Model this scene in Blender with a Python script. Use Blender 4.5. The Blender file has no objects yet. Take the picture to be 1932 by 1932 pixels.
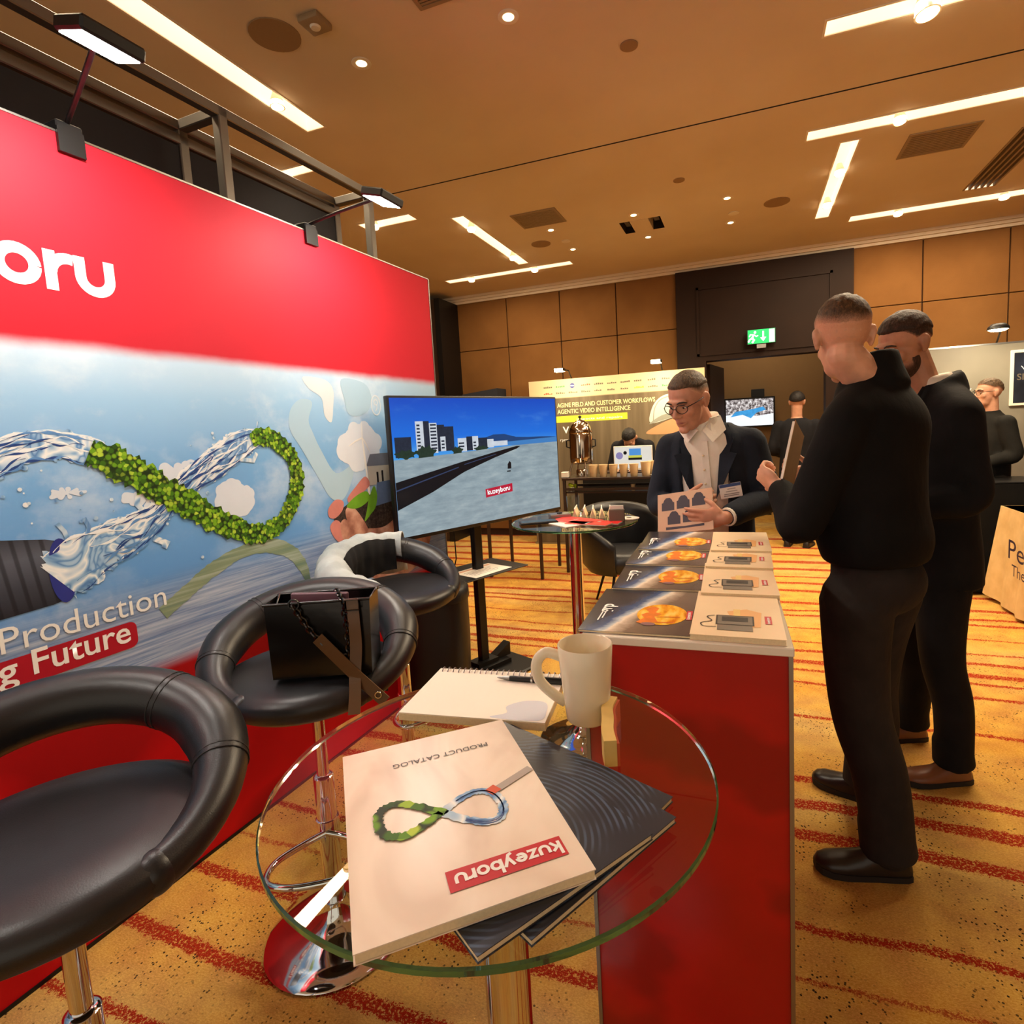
import bpy, bmesh, math, random
from mathutils import Vector as V, Matrix as MX, Euler, noise as mnoise
random.seed(7)
PI = math.pi
scene = bpy.context.scene
C = scene.collection

# ---------------------------------------------------------------- camera, world, lights, exposure
cam_d = bpy.data.cameras.new('camera'); cam = bpy.data.objects.new('camera', cam_d); C.objects.link(cam)
W_PX = 1932.0
F_PX, CX, CY = 1063.678, 1020.434, 922.34
cam_d.sensor_width = 36.0; cam_d.sensor_fit = 'HORIZONTAL'
cam_d.lens = F_PX / W_PX * 36.0
cam_d.shift_x = (966 - CX) / W_PX; cam_d.shift_y = (CY - 966) / W_PX
cam_d.clip_start = 0.02
CAM_H = 1.48
YAW, PITCH, ROLL = 0.35362, -0.1030, 0.0522
rot = MX.Rotation(YAW, 3, 'Z') @ MX.Rotation(PITCH, 3, 'X') @ MX(((1, 0, 0), (0, 0, -1), (0, 1, 0))) @ MX.Rotation(-ROLL, 3, 'Z')
cam.matrix_world = MX.Translation((0, 0, CAM_H)) @ rot.to_4x4()
scene.camera = cam

scene.view_settings.view_transform = 'Standard'
scene.view_settings.look = 'None'
scene.view_settings.gamma = 1.0
scene.view_settings.use_curve_mapping = False
scene.view_settings.exposure = 0.22
cy = scene.cycles
cy.use_light_tree = False
cy.max_bounces = 5; cy.diffuse_bounces = 3; cy.glossy_bounces = 4; cy.transmission_bounces = 5; cy.transparent_max_bounces = 8
cy.caustics_reflective = False; cy.caustics_refractive = False

def lin(c):
    return tuple(((x / 255) / 12.92 if x / 255 <= 0.04045 else ((x / 255 + 0.055) / 1.055) ** 2.4) for x in c)

world = bpy.data.worlds.new('world'); scene.world = world; world.use_nodes = True
bg = world.node_tree.nodes['Background']; bg.inputs[0].default_value = (1.0, 0.84, 0.66, 1); bg.inputs[1].default_value = 0.75

CEIL = 3.4
WARM = (1.0, 0.80, 0.54)
def light(name, kind, loc, power, color=WARM, size=0.1, size_y=None, aim=None, spot=None, blend=0.6):
    d = bpy.data.lights.new(name, kind); d.energy = power; d.color = color
    if kind == 'AREA':
        d.shape = 'RECTANGLE' if size_y else 'DISK'; d.size = size
        if size_y: d.size_y = size_y
    else:
        d.shadow_soft_size = size
    if kind == 'SPOT':
        d.spot_size = spot; d.spot_blend = blend
    o = bpy.data.objects.new(name, d); C.objects.link(o); o.location = loc
    if aim is not None:
        o.rotation_euler = (V(aim) - V(loc)).to_track_quat('-Z', 'Y').to_euler()
    return o

# ---------------------------------------------------------------- materials
MATS = {}
def mat(name, col, rough=0.5, metal=0.0, spec=0.5, noise=None, bump=None, emit=0.0, trans=0.0, ior=1.45, coat=0.0, sheen=0.0, alpha=1.0):
    """col is sRGB 0..255; noise=(scale, amount) varies the colour, bump=(scale, strength)."""
    if name in MATS: return MATS[name]
    m = bpy.data.materials.new(name); m.use_nodes = True; MATS[name] = m
    nt = m.node_tree; n = nt.nodes; b = n['Principled BSDF']; L = nt.links
    c = lin(col)
    b.inputs['Base Color'].default_value = (*c, 1); b.inputs['Roughness'].default_value = rough
    b.inputs['Metallic'].default_value = metal; b.inputs['Specular IOR Level'].default_value = spec
    b.inputs['IOR'].default_value = ior; b.inputs['Transmission Weight'].default_value = trans
    b.inputs['Coat Weight'].default_value = coat; b.inputs['Sheen Weight'].default_value = sheen
    b.inputs['Alpha'].default_value = alpha
    tc = n.new('ShaderNodeTexCoord')
    sc, am = noise or (14.0, 0.05)
    nz = n.new('ShaderNodeTexNoise'); nz.inputs['Scale'].default_value = sc; nz.inputs['Detail'].default_value = 4
    L.new(tc.outputs['Object'], nz.inputs['Vector'])
    mx = n.new('ShaderNodeMix'); mx.data_type = 'RGBA'
    mx.inputs[6].default_value = (*[max(0, x * (1 - am)) for x in c], 1); mx.inputs[7].default_value = (*[min(1, x * (1 + am)) for x in c], 1)
    L.new(nz.outputs['Fac'], mx.inputs[0]); L.new(mx.outputs[2], b.inputs['Base Color'])
    if emit:
        L.new(mx.outputs[2], b.inputs['Emission Color']); b.inputs['Emission Strength'].default_value = emit
    if bump:
        bz = n.new('ShaderNodeTexNoise'); bz.inputs['Scale'].default_value = bump[0]; bz.inputs['Detail'].default_value = 3
        L.new(tc.outputs['Object'], bz.inputs['Vector'])
        bp = n.new('ShaderNodeBump'); bp.inputs['Strength'].default_value = bump[1]; bp.inputs['Distance'].default_value = 0.01
        L.new(bz.outputs['Fac'], bp.inputs['Height']); L.new(bp.outputs['Normal'], b.inputs['Normal'])
    return m

class NT:
    """small node-graph writer"""
    def __init__(s, name, rough=0.5, spec=0.5):
        s.m = bpy.data.materials.new(name); s.m.use_nodes = True; MATS[name] = s.m
        s.nt = s.m.node_tree; s.n = s.nt.nodes; s.b = s.n['Principled BSDF']
        s.b.inputs['Roughness'].default_value = rough; s.b.inputs['Specular IOR Level'].default_value = spec
    def link(s, a, b): s.nt.links.new(a, b)
    def val(s, inp, v):
        if isinstance(v, bpy.types.NodeSocket): s.link(v, inp)
        else: inp.default_value = v
    def coord(s, which='Object'): return s.n.new('ShaderNodeTexCoord').outputs[which]
    def pos(s): return s.n.new('ShaderNodeNewGeometry').outputs['Position']
    def sep(s, v):
        x = s.n.new('ShaderNodeSeparateXYZ'); s.link(v, x.inputs[0]); return x.outputs
    def comb(s, x, y, z):
        c = s.n.new('ShaderNodeCombineXYZ')
        for i, v in enumerate((x, y, z)): s.val(c.inputs[i], v)
        return c.outputs[0]
    def math(s, op, a, b=0.0, c=0.0, clamp=False):
        m = s.n.new('ShaderNodeMath'); m.operation = op; m.use_clamp = clamp
        s.val(m.inputs[0], a); s.val(m.inputs[1], b)
        if len(m.inputs) > 2: s.val(m.inputs[2], c)
        return m.outputs[0]
    def noise(s, vec, scale, detail=3, rough=0.5, dist=0.0):
        t = s.n.new('ShaderNodeTexNoise'); s.link(vec, t.inputs['Vector'])
        t.inputs['Scale'].default_value = scale; t.inputs['Detail'].default_value = detail
        t.inputs['Roughness'].default_value = rough; t.inputs['Distortion'].default_value = dist
        return t.outputs['Fac']
    def voro(s, vec, scale, out='Distance', feature='F1'):
        t = s.n.new('ShaderNodeTexVoronoi'); t.feature = feature; s.link(vec, t.inputs['Vector']); t.inputs['Scale'].default_value = scale
        return t.outputs[out]
    def scale(s, vec, sx, sy, sz):
        mp = s.n.new('ShaderNodeMapping'); s.link(vec, mp.inputs[0]); mp.inputs['Scale'].default_value = (sx, sy, sz); return mp.outputs[0]
    def ramp(s, fac, stops, interp='LINEAR'):
        r = s.n.new('ShaderNodeValToRGB'); s.val(r.inputs[0], fac); cr = r.color_ramp; cr.interpolation = interp
        while len(cr.elements) > 1: cr.elements.remove(cr.elements[0])
        cr.elements[0].position = stops[0][0]
        def colr(c): return (*(lin(c) if len(c) == 3 else c[:3]), 1)
        cr.elements[0].color = colr(stops[0][1])
        for p, c in stops[1:]:
            e = cr.elements.new(p); e.color = colr(c)
        return r.outputs['Color']
    def mix(s, fac, a, b, blend='MIX'):
        m = s.n.new('ShaderNodeMix'); m.data_type = 'RGBA'; m.blend_type = blend
        s.val(m.inputs[0], fac)
        for i, v in ((6, a), (7, b)):
            if isinstance(v, bpy.types.NodeSocket): s.link(v, m.inputs[i])
            else: m.inputs[i].default_value = (*lin(v), 1)
        return m.outputs[2]
    def smooth(s, x, lo, hi):
        m = s.n.new('ShaderNodeMapRange'); m.interpolation_type = 'SMOOTHSTEP'
        s.val(m.inputs['Value'], x); m.inputs['From Min'].default_value = lo; m.inputs['From Max'].default_value = hi
        return m.outputs[0]
    def out(s, col, emit=0.0):
        if not emit: s.link(col, s.b.inputs['Base Color'])
        else: s.b.inputs['Base Color'].default_value = (.012, .012, .014, 1)
        if emit:
            s.link(col, s.b.inputs['Emission Color']); s.b.inputs['Emission Strength'].default_value = emit
        return s.m
    def bump(s, h, strength=0.3, dist=0.01):
        bp = s.n.new('ShaderNodeBump'); bp.inputs['Strength'].default_value = strength; bp.inputs['Distance'].default_value = dist
        s.link(h, bp.inputs['Height']); s.link(bp.outputs[0], s.b.inputs['Normal'])

# ---------------------------------------------------------------- mesh builder
class MB:
    def __init__(s): s.v = []; s.f = []
    def add(s, vs, fs):
        o = len(s.v); s.v += [V(p) for p in vs]; s.f += [tuple(i + o for i in f) for f in fs]; return s
    def box(s, x0, x1, y0, y1, z0, z1, bev=0.0, seg=1):
        if bev <= 0:
            return s.add([(x0,y0,z0),(x1,y0,z0),(x1,y1,z0),(x0,y1,z0),(x0,y0,z1),(x1,y0,z1),(x1,y1,z1),(x0,y1,z1)],
                         [(3,2,1,0),(4,5,6,7),(0,1,5,4),(1,2,6,5),(2,3,7,6),(3,0,4,7)])
        bm = bmesh.new(); bmesh.ops.create_cube(bm, size=1)
        for v in bm.verts: v.co = V(((x0+x1)/2 + v.co.x*(x1-x0), (y0+y1)/2 + v.co.y*(y1-y0), (z0+z1)/2 + v.co.z*(z1-z0)))
        bmesh.ops.bevel(bm, geom=bm.edges[:], offset=bev, segments=seg, affect='EDGES', profile=0.5)
        bm.verts.index_update(); s.add([v.co.copy() for v in bm.verts], [[v.index for v in f.verts] for f in bm.faces]); bm.free(); return s
    def loft(s, rings, cap=True, closed=False):
        n = len(rings[0]); o = len(s.v)
        for r in rings: s.v += [V(p) for p in r]
        m = len(rings)
        for i in range(m if closed else m - 1):
            a = o + i*n; b = o + ((i+1) % m)*n
            for j in range(n):
                k = (j+1) % n; s.f.append((a+j, a+k, b+k, b+j))
        if cap and not closed:
            s.f.append(tuple(o + j for j in reversed(range(n)))); s.f.append(tuple(o + (m-1)*n + j for j in range(n)))
        return s
    def cyl(s, p0, p1, r0, r1=None, n=20):
        return s.tube([p0, p1], [r0, r0 if r1 is None else r1], n)
    def tube(s, pts, r, n=10, closed=False, flat=1.0, up=None):
        pts = [V(p) for p in pts]; m = len(pts)
        rs = list(r) if isinstance(r, (list, tuple)) else [r]*m
        T = []
        for i in range(m):
            if closed: t = pts[(i+1) % m] - pts[i-1]
            else: t = pts[min(i+1, m-1)] - pts[max(i-1, 0)]
            T.append(t.normalized())
        u = V(up) if up is not None else (V((0,0,1)) if abs(T[0].z) < 0.9 else V((1,0,0)))
        rings = []
        for i in range(m):
            if up is not None: u = V(up)
            u = (u - T[i]*u.dot(T[i])).normalized(); w = T[i].cross(u)
            rings.append([pts[i] + (u*math.cos(2*PI*j/n)*flat + w*math.sin(2*PI*j/n))*rs[i] for j in range(n)])
        return s.loft(rings, closed=closed)
    def lathe(s, prof, n=32, c=(0,0,0)):
        c = V(c); rings = [[c + V((r*math.cos(2*PI*j/n), r*math.sin(2*PI*j/n), z)) for j in range(n)] for r, z in prof]
        return s.loft(rings)
    def prism(s, poly, z0, z1):
        n = len(poly)
        return s.loft([[(x, y, z0) for x, y in poly], [(x, y, z1) for x, y in poly]])
    def ell(s, c, r, R=None, nu=18, nv=11):
        c = V(c); R = R or MX.Identity(3); o = len(s.v)
        s.v.append(c + R @ V((0, 0, -r[2])))
        for i in range(1, nv):
            a = -PI/2 + PI*i/nv
            for j in range(nu):
                b = 2*PI*j/nu
                s.v.append(c + R @ V((r[0]*math.cos(a)*math.cos(b), r[1]*math.cos(a)*math.sin(b), r[2]*math.sin(a))))
        s.v.append(c + R @ V((0, 0, r[2]))); top = len(s.v) - 1
        for j in range(nu):
            k = (j+1) % nu
            s.f.append((o, o+1+k, o+1+j))
            for i in range(nv-2):
                a = o+1+i*nu; b = a+nu; s.f.append((a+j, a+k, b+k, b+j))
            a = o+1+(nv-2)*nu; s.f.append((a+j, a+k, top))
        return s
    def xf(s, mtx):
        s.v = [mtx @ p for p in s.v]; return s
    def obj(s, name, m, parent=None, smooth=None, world=False):
        me = bpy.data.meshes.new(name)
        vs = s.v
        if world and parent is not None:
            inv = parent.matrix_basis.inverted(); vs = [inv @ p for p in vs]
        me.from_pydata([tuple(p) for p in vs], [], s.f); me.validate(); me.update()
        if m is not None: me.materials.append(MATS[m] if isinstance(m, str) else m)
        if smooth is not None:
            me.polygons.foreach_set('use_smooth', [True]*len(me.polygons))
            if smooth < 180: me.set_sharp_from_angle(angle=math.radians(smooth))
        o = bpy.data.objects.new(name, me); C.objects.link(o)
        if parent is not None: o.parent = parent
        return o

def tag(o, label, cat, group=None):
    o['label'] = label; o['category'] = cat
    if group: o['group'] = group
    return o
def thing(name, label, cat, loc=(0,0,0), rotz=0.0, group=None, rot=None):
    o = bpy.data.objects.new(name, None); C.objects.link(o); o.empty_display_size = 0.1
    o.location = loc; o.rotation_euler = rot or (0, 0, rotz)
    o.matrix_basis = MX.LocRotScale(V(loc), Euler(rot or (0, 0, rotz)), None)
    return tag(o, label, cat, group)
def struct(o):
    o['kind'] = 'structure'; return o
def dup(root, loc, rotz, label, group=None):
    r = root.copy(); C.objects.link(r); r.location = loc; r.rotation_euler = (0, 0, rotz); r['label'] = label
    r.matrix_basis = MX.LocRotScale(V(loc), Euler((0, 0, rotz)), None)
    if group: r['group'] = group
    for ch in root.children:
        c = ch.copy(); C.objects.link(c); c.parent = r
        for g in ch.children:
            d = g.copy(); C.objects.link(d); d.parent = c
    return r

# flat print on a front plane: local x right, z up, facing -y (plane 'xz'), or lying, facing +z (plane 'xy')
def pl(p, off, plane):
    return (p[0], -off, p[1]) if plane == 'xz' else (p[0], p[1], off)
def decal(name, poly, off, m, parent, plane='xz'):
    mb = MB(); mb.add([pl(p, off, plane) for p in poly], [tuple(range(len(poly)))])
    o = mb.obj(name, m, parent)
    n = o.data.polygons[0].normal
    if (n.y > 0 if plane == 'xz' else n.z < 0): o.data.flip_normals()
    return o
def decals(name, polys, off, m, parent, plane='xz'):
    mb = MB()
    for poly in polys: mb.add([pl(p, off, plane) for p in poly], [tuple(range(len(poly)))])
    return mb.obj(name, m, parent)
def rect(x0, x1, z0, z1): return [(x0, z0), (x1, z0), (x1, z1), (x0, z1)]
def circ(cx, cz, r, n=28, rz=None): return [(cx + r*math.cos(2*PI*i/n), cz + (rz or r)*math.sin(2*PI*i/n)) for i in range(n)]
def catmull(pts, k=6, closed=False):
    out = []; n = len(pts); P = [V(p) for p in pts]
    for i in range(n if closed else n-1):
        p0 = P[(i-1) % n] if closed or i > 0 else P[0]; p1 = P[i]; p2 = P[(i+1) % n]
        p3 = P[(i+2) % n] if closed or i+2 < n else P[-1]
        for j in range(k):
            t = j/k
            out.append(0.5*((2*p1) + (p2-p0)*t + (2*p0-5*p1+4*p2-p3)*t*t + (3*p1-p0-3*p2+p3)*t**3))
    if not closed: out.append(P[-1])
    return out
def ribbon_mb(mb, pts, w, off, plane='xz', closed=False, rough=0.0):
    pts = [V((p[0], p[1])) for p in pts]; m = len(pts); ws = list(w) if isinstance(w, (list, tuple)) else [w]*m
    vs = []
    for i in range(m):
        if closed: a = pts[i]-pts[i-1]; b = pts[(i+1) % m]-pts[i]
        else: a = pts[i]-pts[max(i-1,0)] if i else pts[1]-pts[0]; b = pts[min(i+1,m-1)]-pts[i] if i < m-1 else pts[-1]-pts[-2]
        a = a.normalized(); b = b.normalized(); t = (a+b)
        t = t.normalized() if t.length > 1e-6 else a
        k = min(1/max(0.4, t.dot(a)), 2.0); nn = V((-t.y, t.x))
        j1 = 1 + rough*random.uniform(-1, 1); j2 = 1 + rough*random.uniform(-1, 1)
        vs += [pl(pts[i]+nn*ws[i]/2*k*j1, off, plane), pl(pts[i]-nn*ws[i]/2*k*j2, off, plane)]
    fs = [(2*i, 2*i+1, 2*((i+1) % m)+1, 2*((i+1) % m)) for i in range(m if closed else m-1)]
    mb.add(vs, fs)
def ribbon(name, pts, w, off, m, parent, plane='xz', closed=False, rough=0.0):
    mb = MB(); ribbon_mb(mb, pts, w, off, plane, closed, rough); return mb.obj(name, m, parent)
def text(s, m, parent, pos, width=None, height=None, off=0.001, plane='xz', bold=0.0, align='LEFT', name='lettering', ang=0.0):
    cu = bpy.data.curves.new('t', 'FONT'); cu.body = s; cu.offset = bold; cu.align_x = align; cu.resolution_u = 3
    o = bpy.data.objects.new('t', cu); C.objects.link(o)
    dg = bpy.context.evaluated_depsgraph_get(); me = bpy.data.meshes.new_from_object(o.evaluated_get(dg))
    bpy.data.objects.remove(o); bpy.data.curves.remove(cu)
    xs = [v.co.x for v in me.vertices]; ys = [v.co.y for v in me.vertices]
    sc = (width/(max(xs)-min(xs))) if width else (height/(max(ys)-min(ys)))
    x0 = min(xs) if align == 'LEFT' else (min(xs)+max(xs))/2
    ca, sa = math.cos(ang), math.sin(ang)
    sy = sc if not (width and height) else height/(max(ys)-min(ys))
    for v in me.vertices:
        x, y = (v.co.x-x0)*sc, v.co.y*sy
        v.co = pl((pos[0]+x*ca-y*sa, pos[1]+x*sa+y*ca), off, plane)
    me.materials.clear(); me.materials.append(MATS[m] if isinstance(m, str) else m); me.update()
    r = bpy.data.objects.new(name, me); C.objects.link(r); r.parent = parent
    return r
def arc(cx, cy, r, a0, a1, n=14): return [(cx+r*math.cos(math.radians(a0+(a1-a0)*i/n)), cy+r*math.sin(math.radians(a0+(a1-a0)*i/n))) for i in range(n+1)]
GLY = {  # stroke letters, x-height 1
    'k': (0.92, [[(.14,0),(.14,1.45)], [(.78,1.0),(.2,.47)], [(.36,.6),(.82,0)]]),
    'u': (1.02, [[(.14,1),(.14,.5)] + arc(.5,.5,.36,180,360)[1:] + [(.86,1)]]),
    'z': (0.92, [[(.08,.87),(.74,.87),(.16,.13),(.84,.13)]]),
    'e': (1.04, [[(.16,.5),(.84,.5)], arc(.5,.5,.36,0,315,22)]),
    'y': (0.94, [[(.1,1),(.46,.14)], [(.84,1),(.36,-.16),(.08,-.3)]]),
    'b': (1.06, [[(.14,0),(.14,1.45)], arc(.52,.5,.36,0,360,26)]),
    'o': (1.08, [arc(.52,.5,.37,0,360,28)]),
    'r': (0.68, [[(.14,0),(.14,1)], arc(.55,.46,.40,176,72,8)]),
}
def logo(word, xh, m, parent, x, z, off=0.001, plane='xz', right=False, name='logo_lettering', ang=0.0, thick=0.27):
    tot = sum(GLY[c][0] for c in word)*xh; oi = 0
    px = -tot if right else 0.0; mb = MB(); ca, sa = math.cos(ang), math.sin(ang)
    for c in word:
        w, ss = GLY[c]
        for st in ss:
            pts = [(px+a*xh, b*xh) for a, b in st]
            ribbon_mb(mb, [(x+a*ca-b*sa, z+a*sa+b*ca) for a, b in pts], thick*xh, off+.00012*(oi % 2), plane); oi += 1
        px += w*xh
    return mb.obj(name, m, parent)
# ---------------------------------------------------------------- shared materials
mat('white_paint', (232, 222, 205), 0.6)
mat('chrome', (225, 225, 228), 0.06, metal=1.0, noise=(3, 0.02))
mat('brushed_metal', (150, 148, 145), 0.35, metal=1.0)
mat('alu_frame', (120, 116, 110), 0.4, metal=0.7)
mat('black_plastic', (16, 16, 18), 0.45)
mat('black_metal', (20, 19, 19), 0.4, metal=0.3)
mat('dark_glass', (10, 12, 16), 0.08, spec=0.6)
mat('white_print', (245, 245, 242), 0.5, noise=(8, .02))
mat('paper', (244, 236, 222), 0.6, noise=(6, .03))
mat('paper_edge', (226, 205, 165), 0.7, noise=(300, .15))
mat('red_print', (196, 20, 36), 0.45, noise=(5, .05))
mat('black_print', (22, 20, 24), 0.5)
mat('bronze_metal', (66, 50, 40), 0.4, metal=0.5)
mat('lamp_glow', (255, 214, 150), 0.5, emit=9.0, noise=(3, .02))
mat('slot_glow', (255, 222, 188), 0.5, emit=.9, noise=(6, .06))
mat('flood_glow', (255, 250, 238), 0.5, emit=60.0, noise=(3, .01))
mat('dim_black', (8, 8, 9), 0.7)

# ---------------------------------------------------------------- carpet
t = NT('carpet', 0.95, 0.1)
p = t.pos(); x, y, z = t.sep(p)
n1 = t.noise(t.scale(p, 1, 1, 0), 1.7, 2); n2 = t.noise(p, 60, 2); n3 = t.noise(p, 230, 2, .7)
yw = t.math('ADD', y, t.math('MULTIPLY', t.math('SUBTRACT', n1, .5), .10))
yw = t.math('ADD', yw, t.math('MULTIPLY', t.math('SUBTRACT', n2, .5), .035))
yw = t.math('ADD', yw, t.math('MULTIPLY', t.math('SUBTRACT', n3, .5), .045))
def stripes(lst, lo, hi, gold=()):
    st = [(0.0, (0, 0, 0))]
    for c, w, a in sorted(lst):
        st += [((c-w/2-lo)/(hi-lo), (a*255,)*3), ((c+w/2-lo)/(hi-lo), (0, 0, 0))]
    return t.ramp(t.math('DIVIDE', t.math('SUBTRACT', yw, lo), hi-lo, clamp=True), st, 'CONSTANT')
s1 = stripes([(.35,.05,1),(.62,.04,1),(.86,.03,1),(1.07,.055,1),(1.30,.045,1),(1.47,.02,.9),(1.66,.03,1),(2.04,.055,1),(2.22,.05,1),(2.38,.04,1),(2.93,.035,1),(3.33,.035,1),(3.50,.03,1),(3.62,.045,1)], 0, 3.7)
s2 = stripes([(3.79,.05,1),(3.95,.035,1),(4.22,.03,1),(4.5,.03,1),(4.62,.05,1),(4.82,.05,1),(5.15,.06,1),(5.4,.05,1),(5.62,.05,1),(5.9,.09,1),(6.2,.1,1),(6.55,.08,1),(6.9,.1,1),(7.4,.12,1)], 3.7, 9)
isfar = t.smooth(yw, 3.699, 3.701)
sm = t.math('ADD', t.math('MULTIPLY', t.sep(s1)[0], t.math('SUBTRACT', 1.0, isfar)), t.math('MULTIPLY', t.sep(s2)[0], isfar))
patch = t.noise(t.scale(p, .55, 1.5, 0), 1.3, 3)
base = t.ramp(patch, [(.36, (214, 186, 126)), (.5, (222, 174, 88)), (.64, (224, 164, 60))])
fib = t.noise(t.scale(p, 1, 2.0, 1), 120, 4, .85)
base = t.mix(t.smooth(fib, .38, .66), t.mix(.35, base, (150, 112, 56)), t.mix(.55, base, (240, 206, 130)), 'MIX')
base = t.mix(.35, base, t.ramp(t.noise(p, 9, 3), [(.3, (120, 92, 50)), (.7, (240, 205, 140))]), 'OVERLAY')
sp = t.voro(p, 70); spn = t.noise(p, 4, 2)
spk = t.math('MULTIPLY', t.math('LESS_THAN', sp, .22), t.smooth(spn, .40, .58))
base = t.mix(spk, base, (58, 42, 24))
red = t.ramp(fib, [(.3, (120, 26, 10)), (.65, (190, 52, 26))])
fill = t.math('GREATER_THAN', t.noise(p, 110, 3, .8), .44)
col = t.mix(t.math('MULTIPLY', sm, fill), base, red)
t.out(col); t.bump(fib, .8, .006)

mb = MB(); mb.box(-7, 7, -3, 12, -.1, 0); struct(mb.obj('floor', 'carpet'))

# ---------------------------------------------------------------- ceiling with recessed slots
t = NT('ceiling_paint', .75, .25); p = t.pos()
t.out(t.ramp(t.noise(p, 1.2, 4), [(.3, (212, 194, 168)), (.7, (222, 206, 182))])); t.bump(t.noise(p, 55, 3), .12, .004)
K = (CEIL-CAM_H)/1.72
SLOTS = {  # x0,x1,y0,y1 measured on a 3.2 m ceiling, scaled to CEIL
    'A': (-2.27,-2.155,.95,2.71), 'B': (.355,1.7,2.97,3.075), 'C': (.375,2.0,4.0,4.12), 'D': (.585,.69,4.25,5.7), 'E': (.88,2.5,5.80,5.94),
    'F': (-2.19,-2.085,4.2,5.63), 'G': (-3.15,-1.69,5.79,5.905), 'H': (-2.89,-2.47,3.0,3.09), 'I': (-2.91,-2.44,3.97,4.09)}
SLOTS = {k: tuple(a*K for a in v) for k, v in SLOTS.items()}
SEAM = (-6.5, 6.5, 3.60*K, 3.615*K)
HATCH = tuple(a*K for a in (-1.0,-.655,4.97,5.27)); LG = tuple(a*K for a in (1.64,1.84,4.55,5.6))
holes = list(SLOTS.values()) + [SEAM, HATCH, LG]
xs = sorted({-6.5, 6.5, *[h[0] for h in holes], *[h[1] for h in holes]}); ys = sorted({-3.0, 12.0, *[h[2] for h in holes], *[h[3] for h in holes]})
mb = MB()
for i in range(len(xs)-1):
    for j in range(len(ys)-1):
        cx, cy = (xs[i]+xs[i+1])/2, (ys[j]+ys[j+1])/2
        if any(h[0] < cx < h[1] and h[2] < cy < h[3] for h in holes): continue
        mb.add([(xs[i],ys[j],CEIL),(xs[i+1],ys[j],CEIL),(xs[i+1],ys[j+1],CEIL),(xs[i],ys[j+1],CEIL)], [(3,2,1,0)])
ceiling = struct(mb.obj('ceiling', 'ceiling_paint'))
mat('ceiling_void', (26, 18, 12), .9)
mb = MB(); mb.box(SEAM[0], SEAM[1], SEAM[2]-.03, SEAM[3]+.03, CEIL+.012, CEIL+.05); mb.obj('expansion_joint', 'ceiling_void', ceiling)

def spot_head(root, x, y, aim, s=1.0):
    """white cone spotlight hanging in the slot"""
    a = V((x, y, CEIL+.03)); d = (V(aim)-a).normalized()
    mb = MB(); mb.tube([a-d*.02*s, a+d*.03*s, a+d*.075*s], [.02*s, .036*s, .045*s], 16); h = mb.obj('spot_head', 'white_paint', root, 40)
    mb = MB(); mb.tube([a+d*.0755*s, a+d*.078*s], [.038*s, .036*s], 16); mb.obj('lens', 'lamp_glow', h, 40)
    return a+d*.09*s, d
SPOTS = {'A': [(-2.2,2.42)], 'B': [(.735,3.02),(1.3,3.02)], 'C': [(.865,4.06),(1.52,4.06)], 'D': [(.64,4.7),(.64,5.35)], 'E': [(1.25,5.87),(2.0,5.87)],
         'F': [(-2.14,4.45),(-2.14,5.35)], 'G': [(-2.85,5.85),(-2.1,5.85)], 'H': [(-2.8,3.04)], 'I': [(-2.8,4.03)]}
SLOTLAB = {'A': 'long glowing recessed slot light above the red backdrop', 'B': 'glowing slot light with white spotlight at the top right corner',
  'C': 'glowing slot light just behind the dark ceiling joint, at right', 'D': 'short glowing slot light running towards the dark door surround',
  'E': 'glowing slot light nearest the wall cornice at right', 'F': 'glowing slot light slanting beside the square ceiling grille above the television',
  'G': 'thin glowing slot light nearest the cornice above the television', 'H': 'short glowing slot light seen through the metal frame',
  'I': 'short glowing slot light beside the far floodlight'}
for k, (x0, x1, y0, y1) in SLOTS.items():
    root = thing('slot_light', SLOTLAB[k], 'ceiling light', ((x0+x1)/2, (y0+y1)/2, CEIL), 0, 'recessed slot lights in the ceiling')
    d = .10; t_ = .004
    mb = MB(); mb.box(x0, x1, y0, y1, CEIL+d, CEIL+d+.01)
    for a in ((x0-.01, x0, y0, y1), (x1, x1+.01, y0, y1), (x0, x1, y0-.01, y0), (x0, x1, y1, y1+.01)): mb.box(*a, CEIL+.001, CEIL+d)
    mb.obj('trough', 'slot_glow', root, world=True)
    mb = MB(); w = .012
    for a in ((x0-w, x0, y0-w, y1+w), (x1, x1+w, y0-w, y1+w), (x0, x1, y0-w, y0), (x0, x1, y1, y1+w)): mb.box(*a, CEIL-t_, CEIL+.001)
    mb.obj('rim', 'white_paint', root, world=True)
    for sx, sy in SPOTS[k]:
        ax = sx*K; ay = sy*K
        h = spot_head(root, 0, 0, (0.25, -.35, 0) if k in 'BC' else (.1, -.1, 0), 1.25 if k == 'B' else .9)
        for o in [c for c in root.children if c.name.startswith('spot_head')][-1:]:
            o.location = (ax-(x0+x1)/2, ay-(y0+y1)/2, -CEIL)
    L = light('slot_lamp', 'AREA', ((x0+x1)/2, (y0+y1)/2, CEIL-.008), {'A':26,'B':60,'C':62,'D':44,'E':46,'F':28,'G':22,'H':6,'I':6}[k], WARM, x1-x0, y1-y0)
def round_spk(x, y, r, label, group='flush round discs on the ceiling', m='speaker_cloth'):
    mb = MB(); mb.lathe([(0.001, -.006), (r, -.006), (r, 0)], 28)
    o = mb.obj('ceiling_disc', m, None, 40); o.location = (x*K, y*K, CEIL); tag(o, label, 'ceiling fixture', group)
mat('speaker_cloth', (150, 122, 88), .8, noise=(400, .12))
round_spk(-1.85, 2.06, .115, 'large round brown speaker grille on the ceiling above the red backdrop')
round_spk(.25, 5.12, .11, 'round speaker grille on ceiling between small downlights and slot light')
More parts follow.
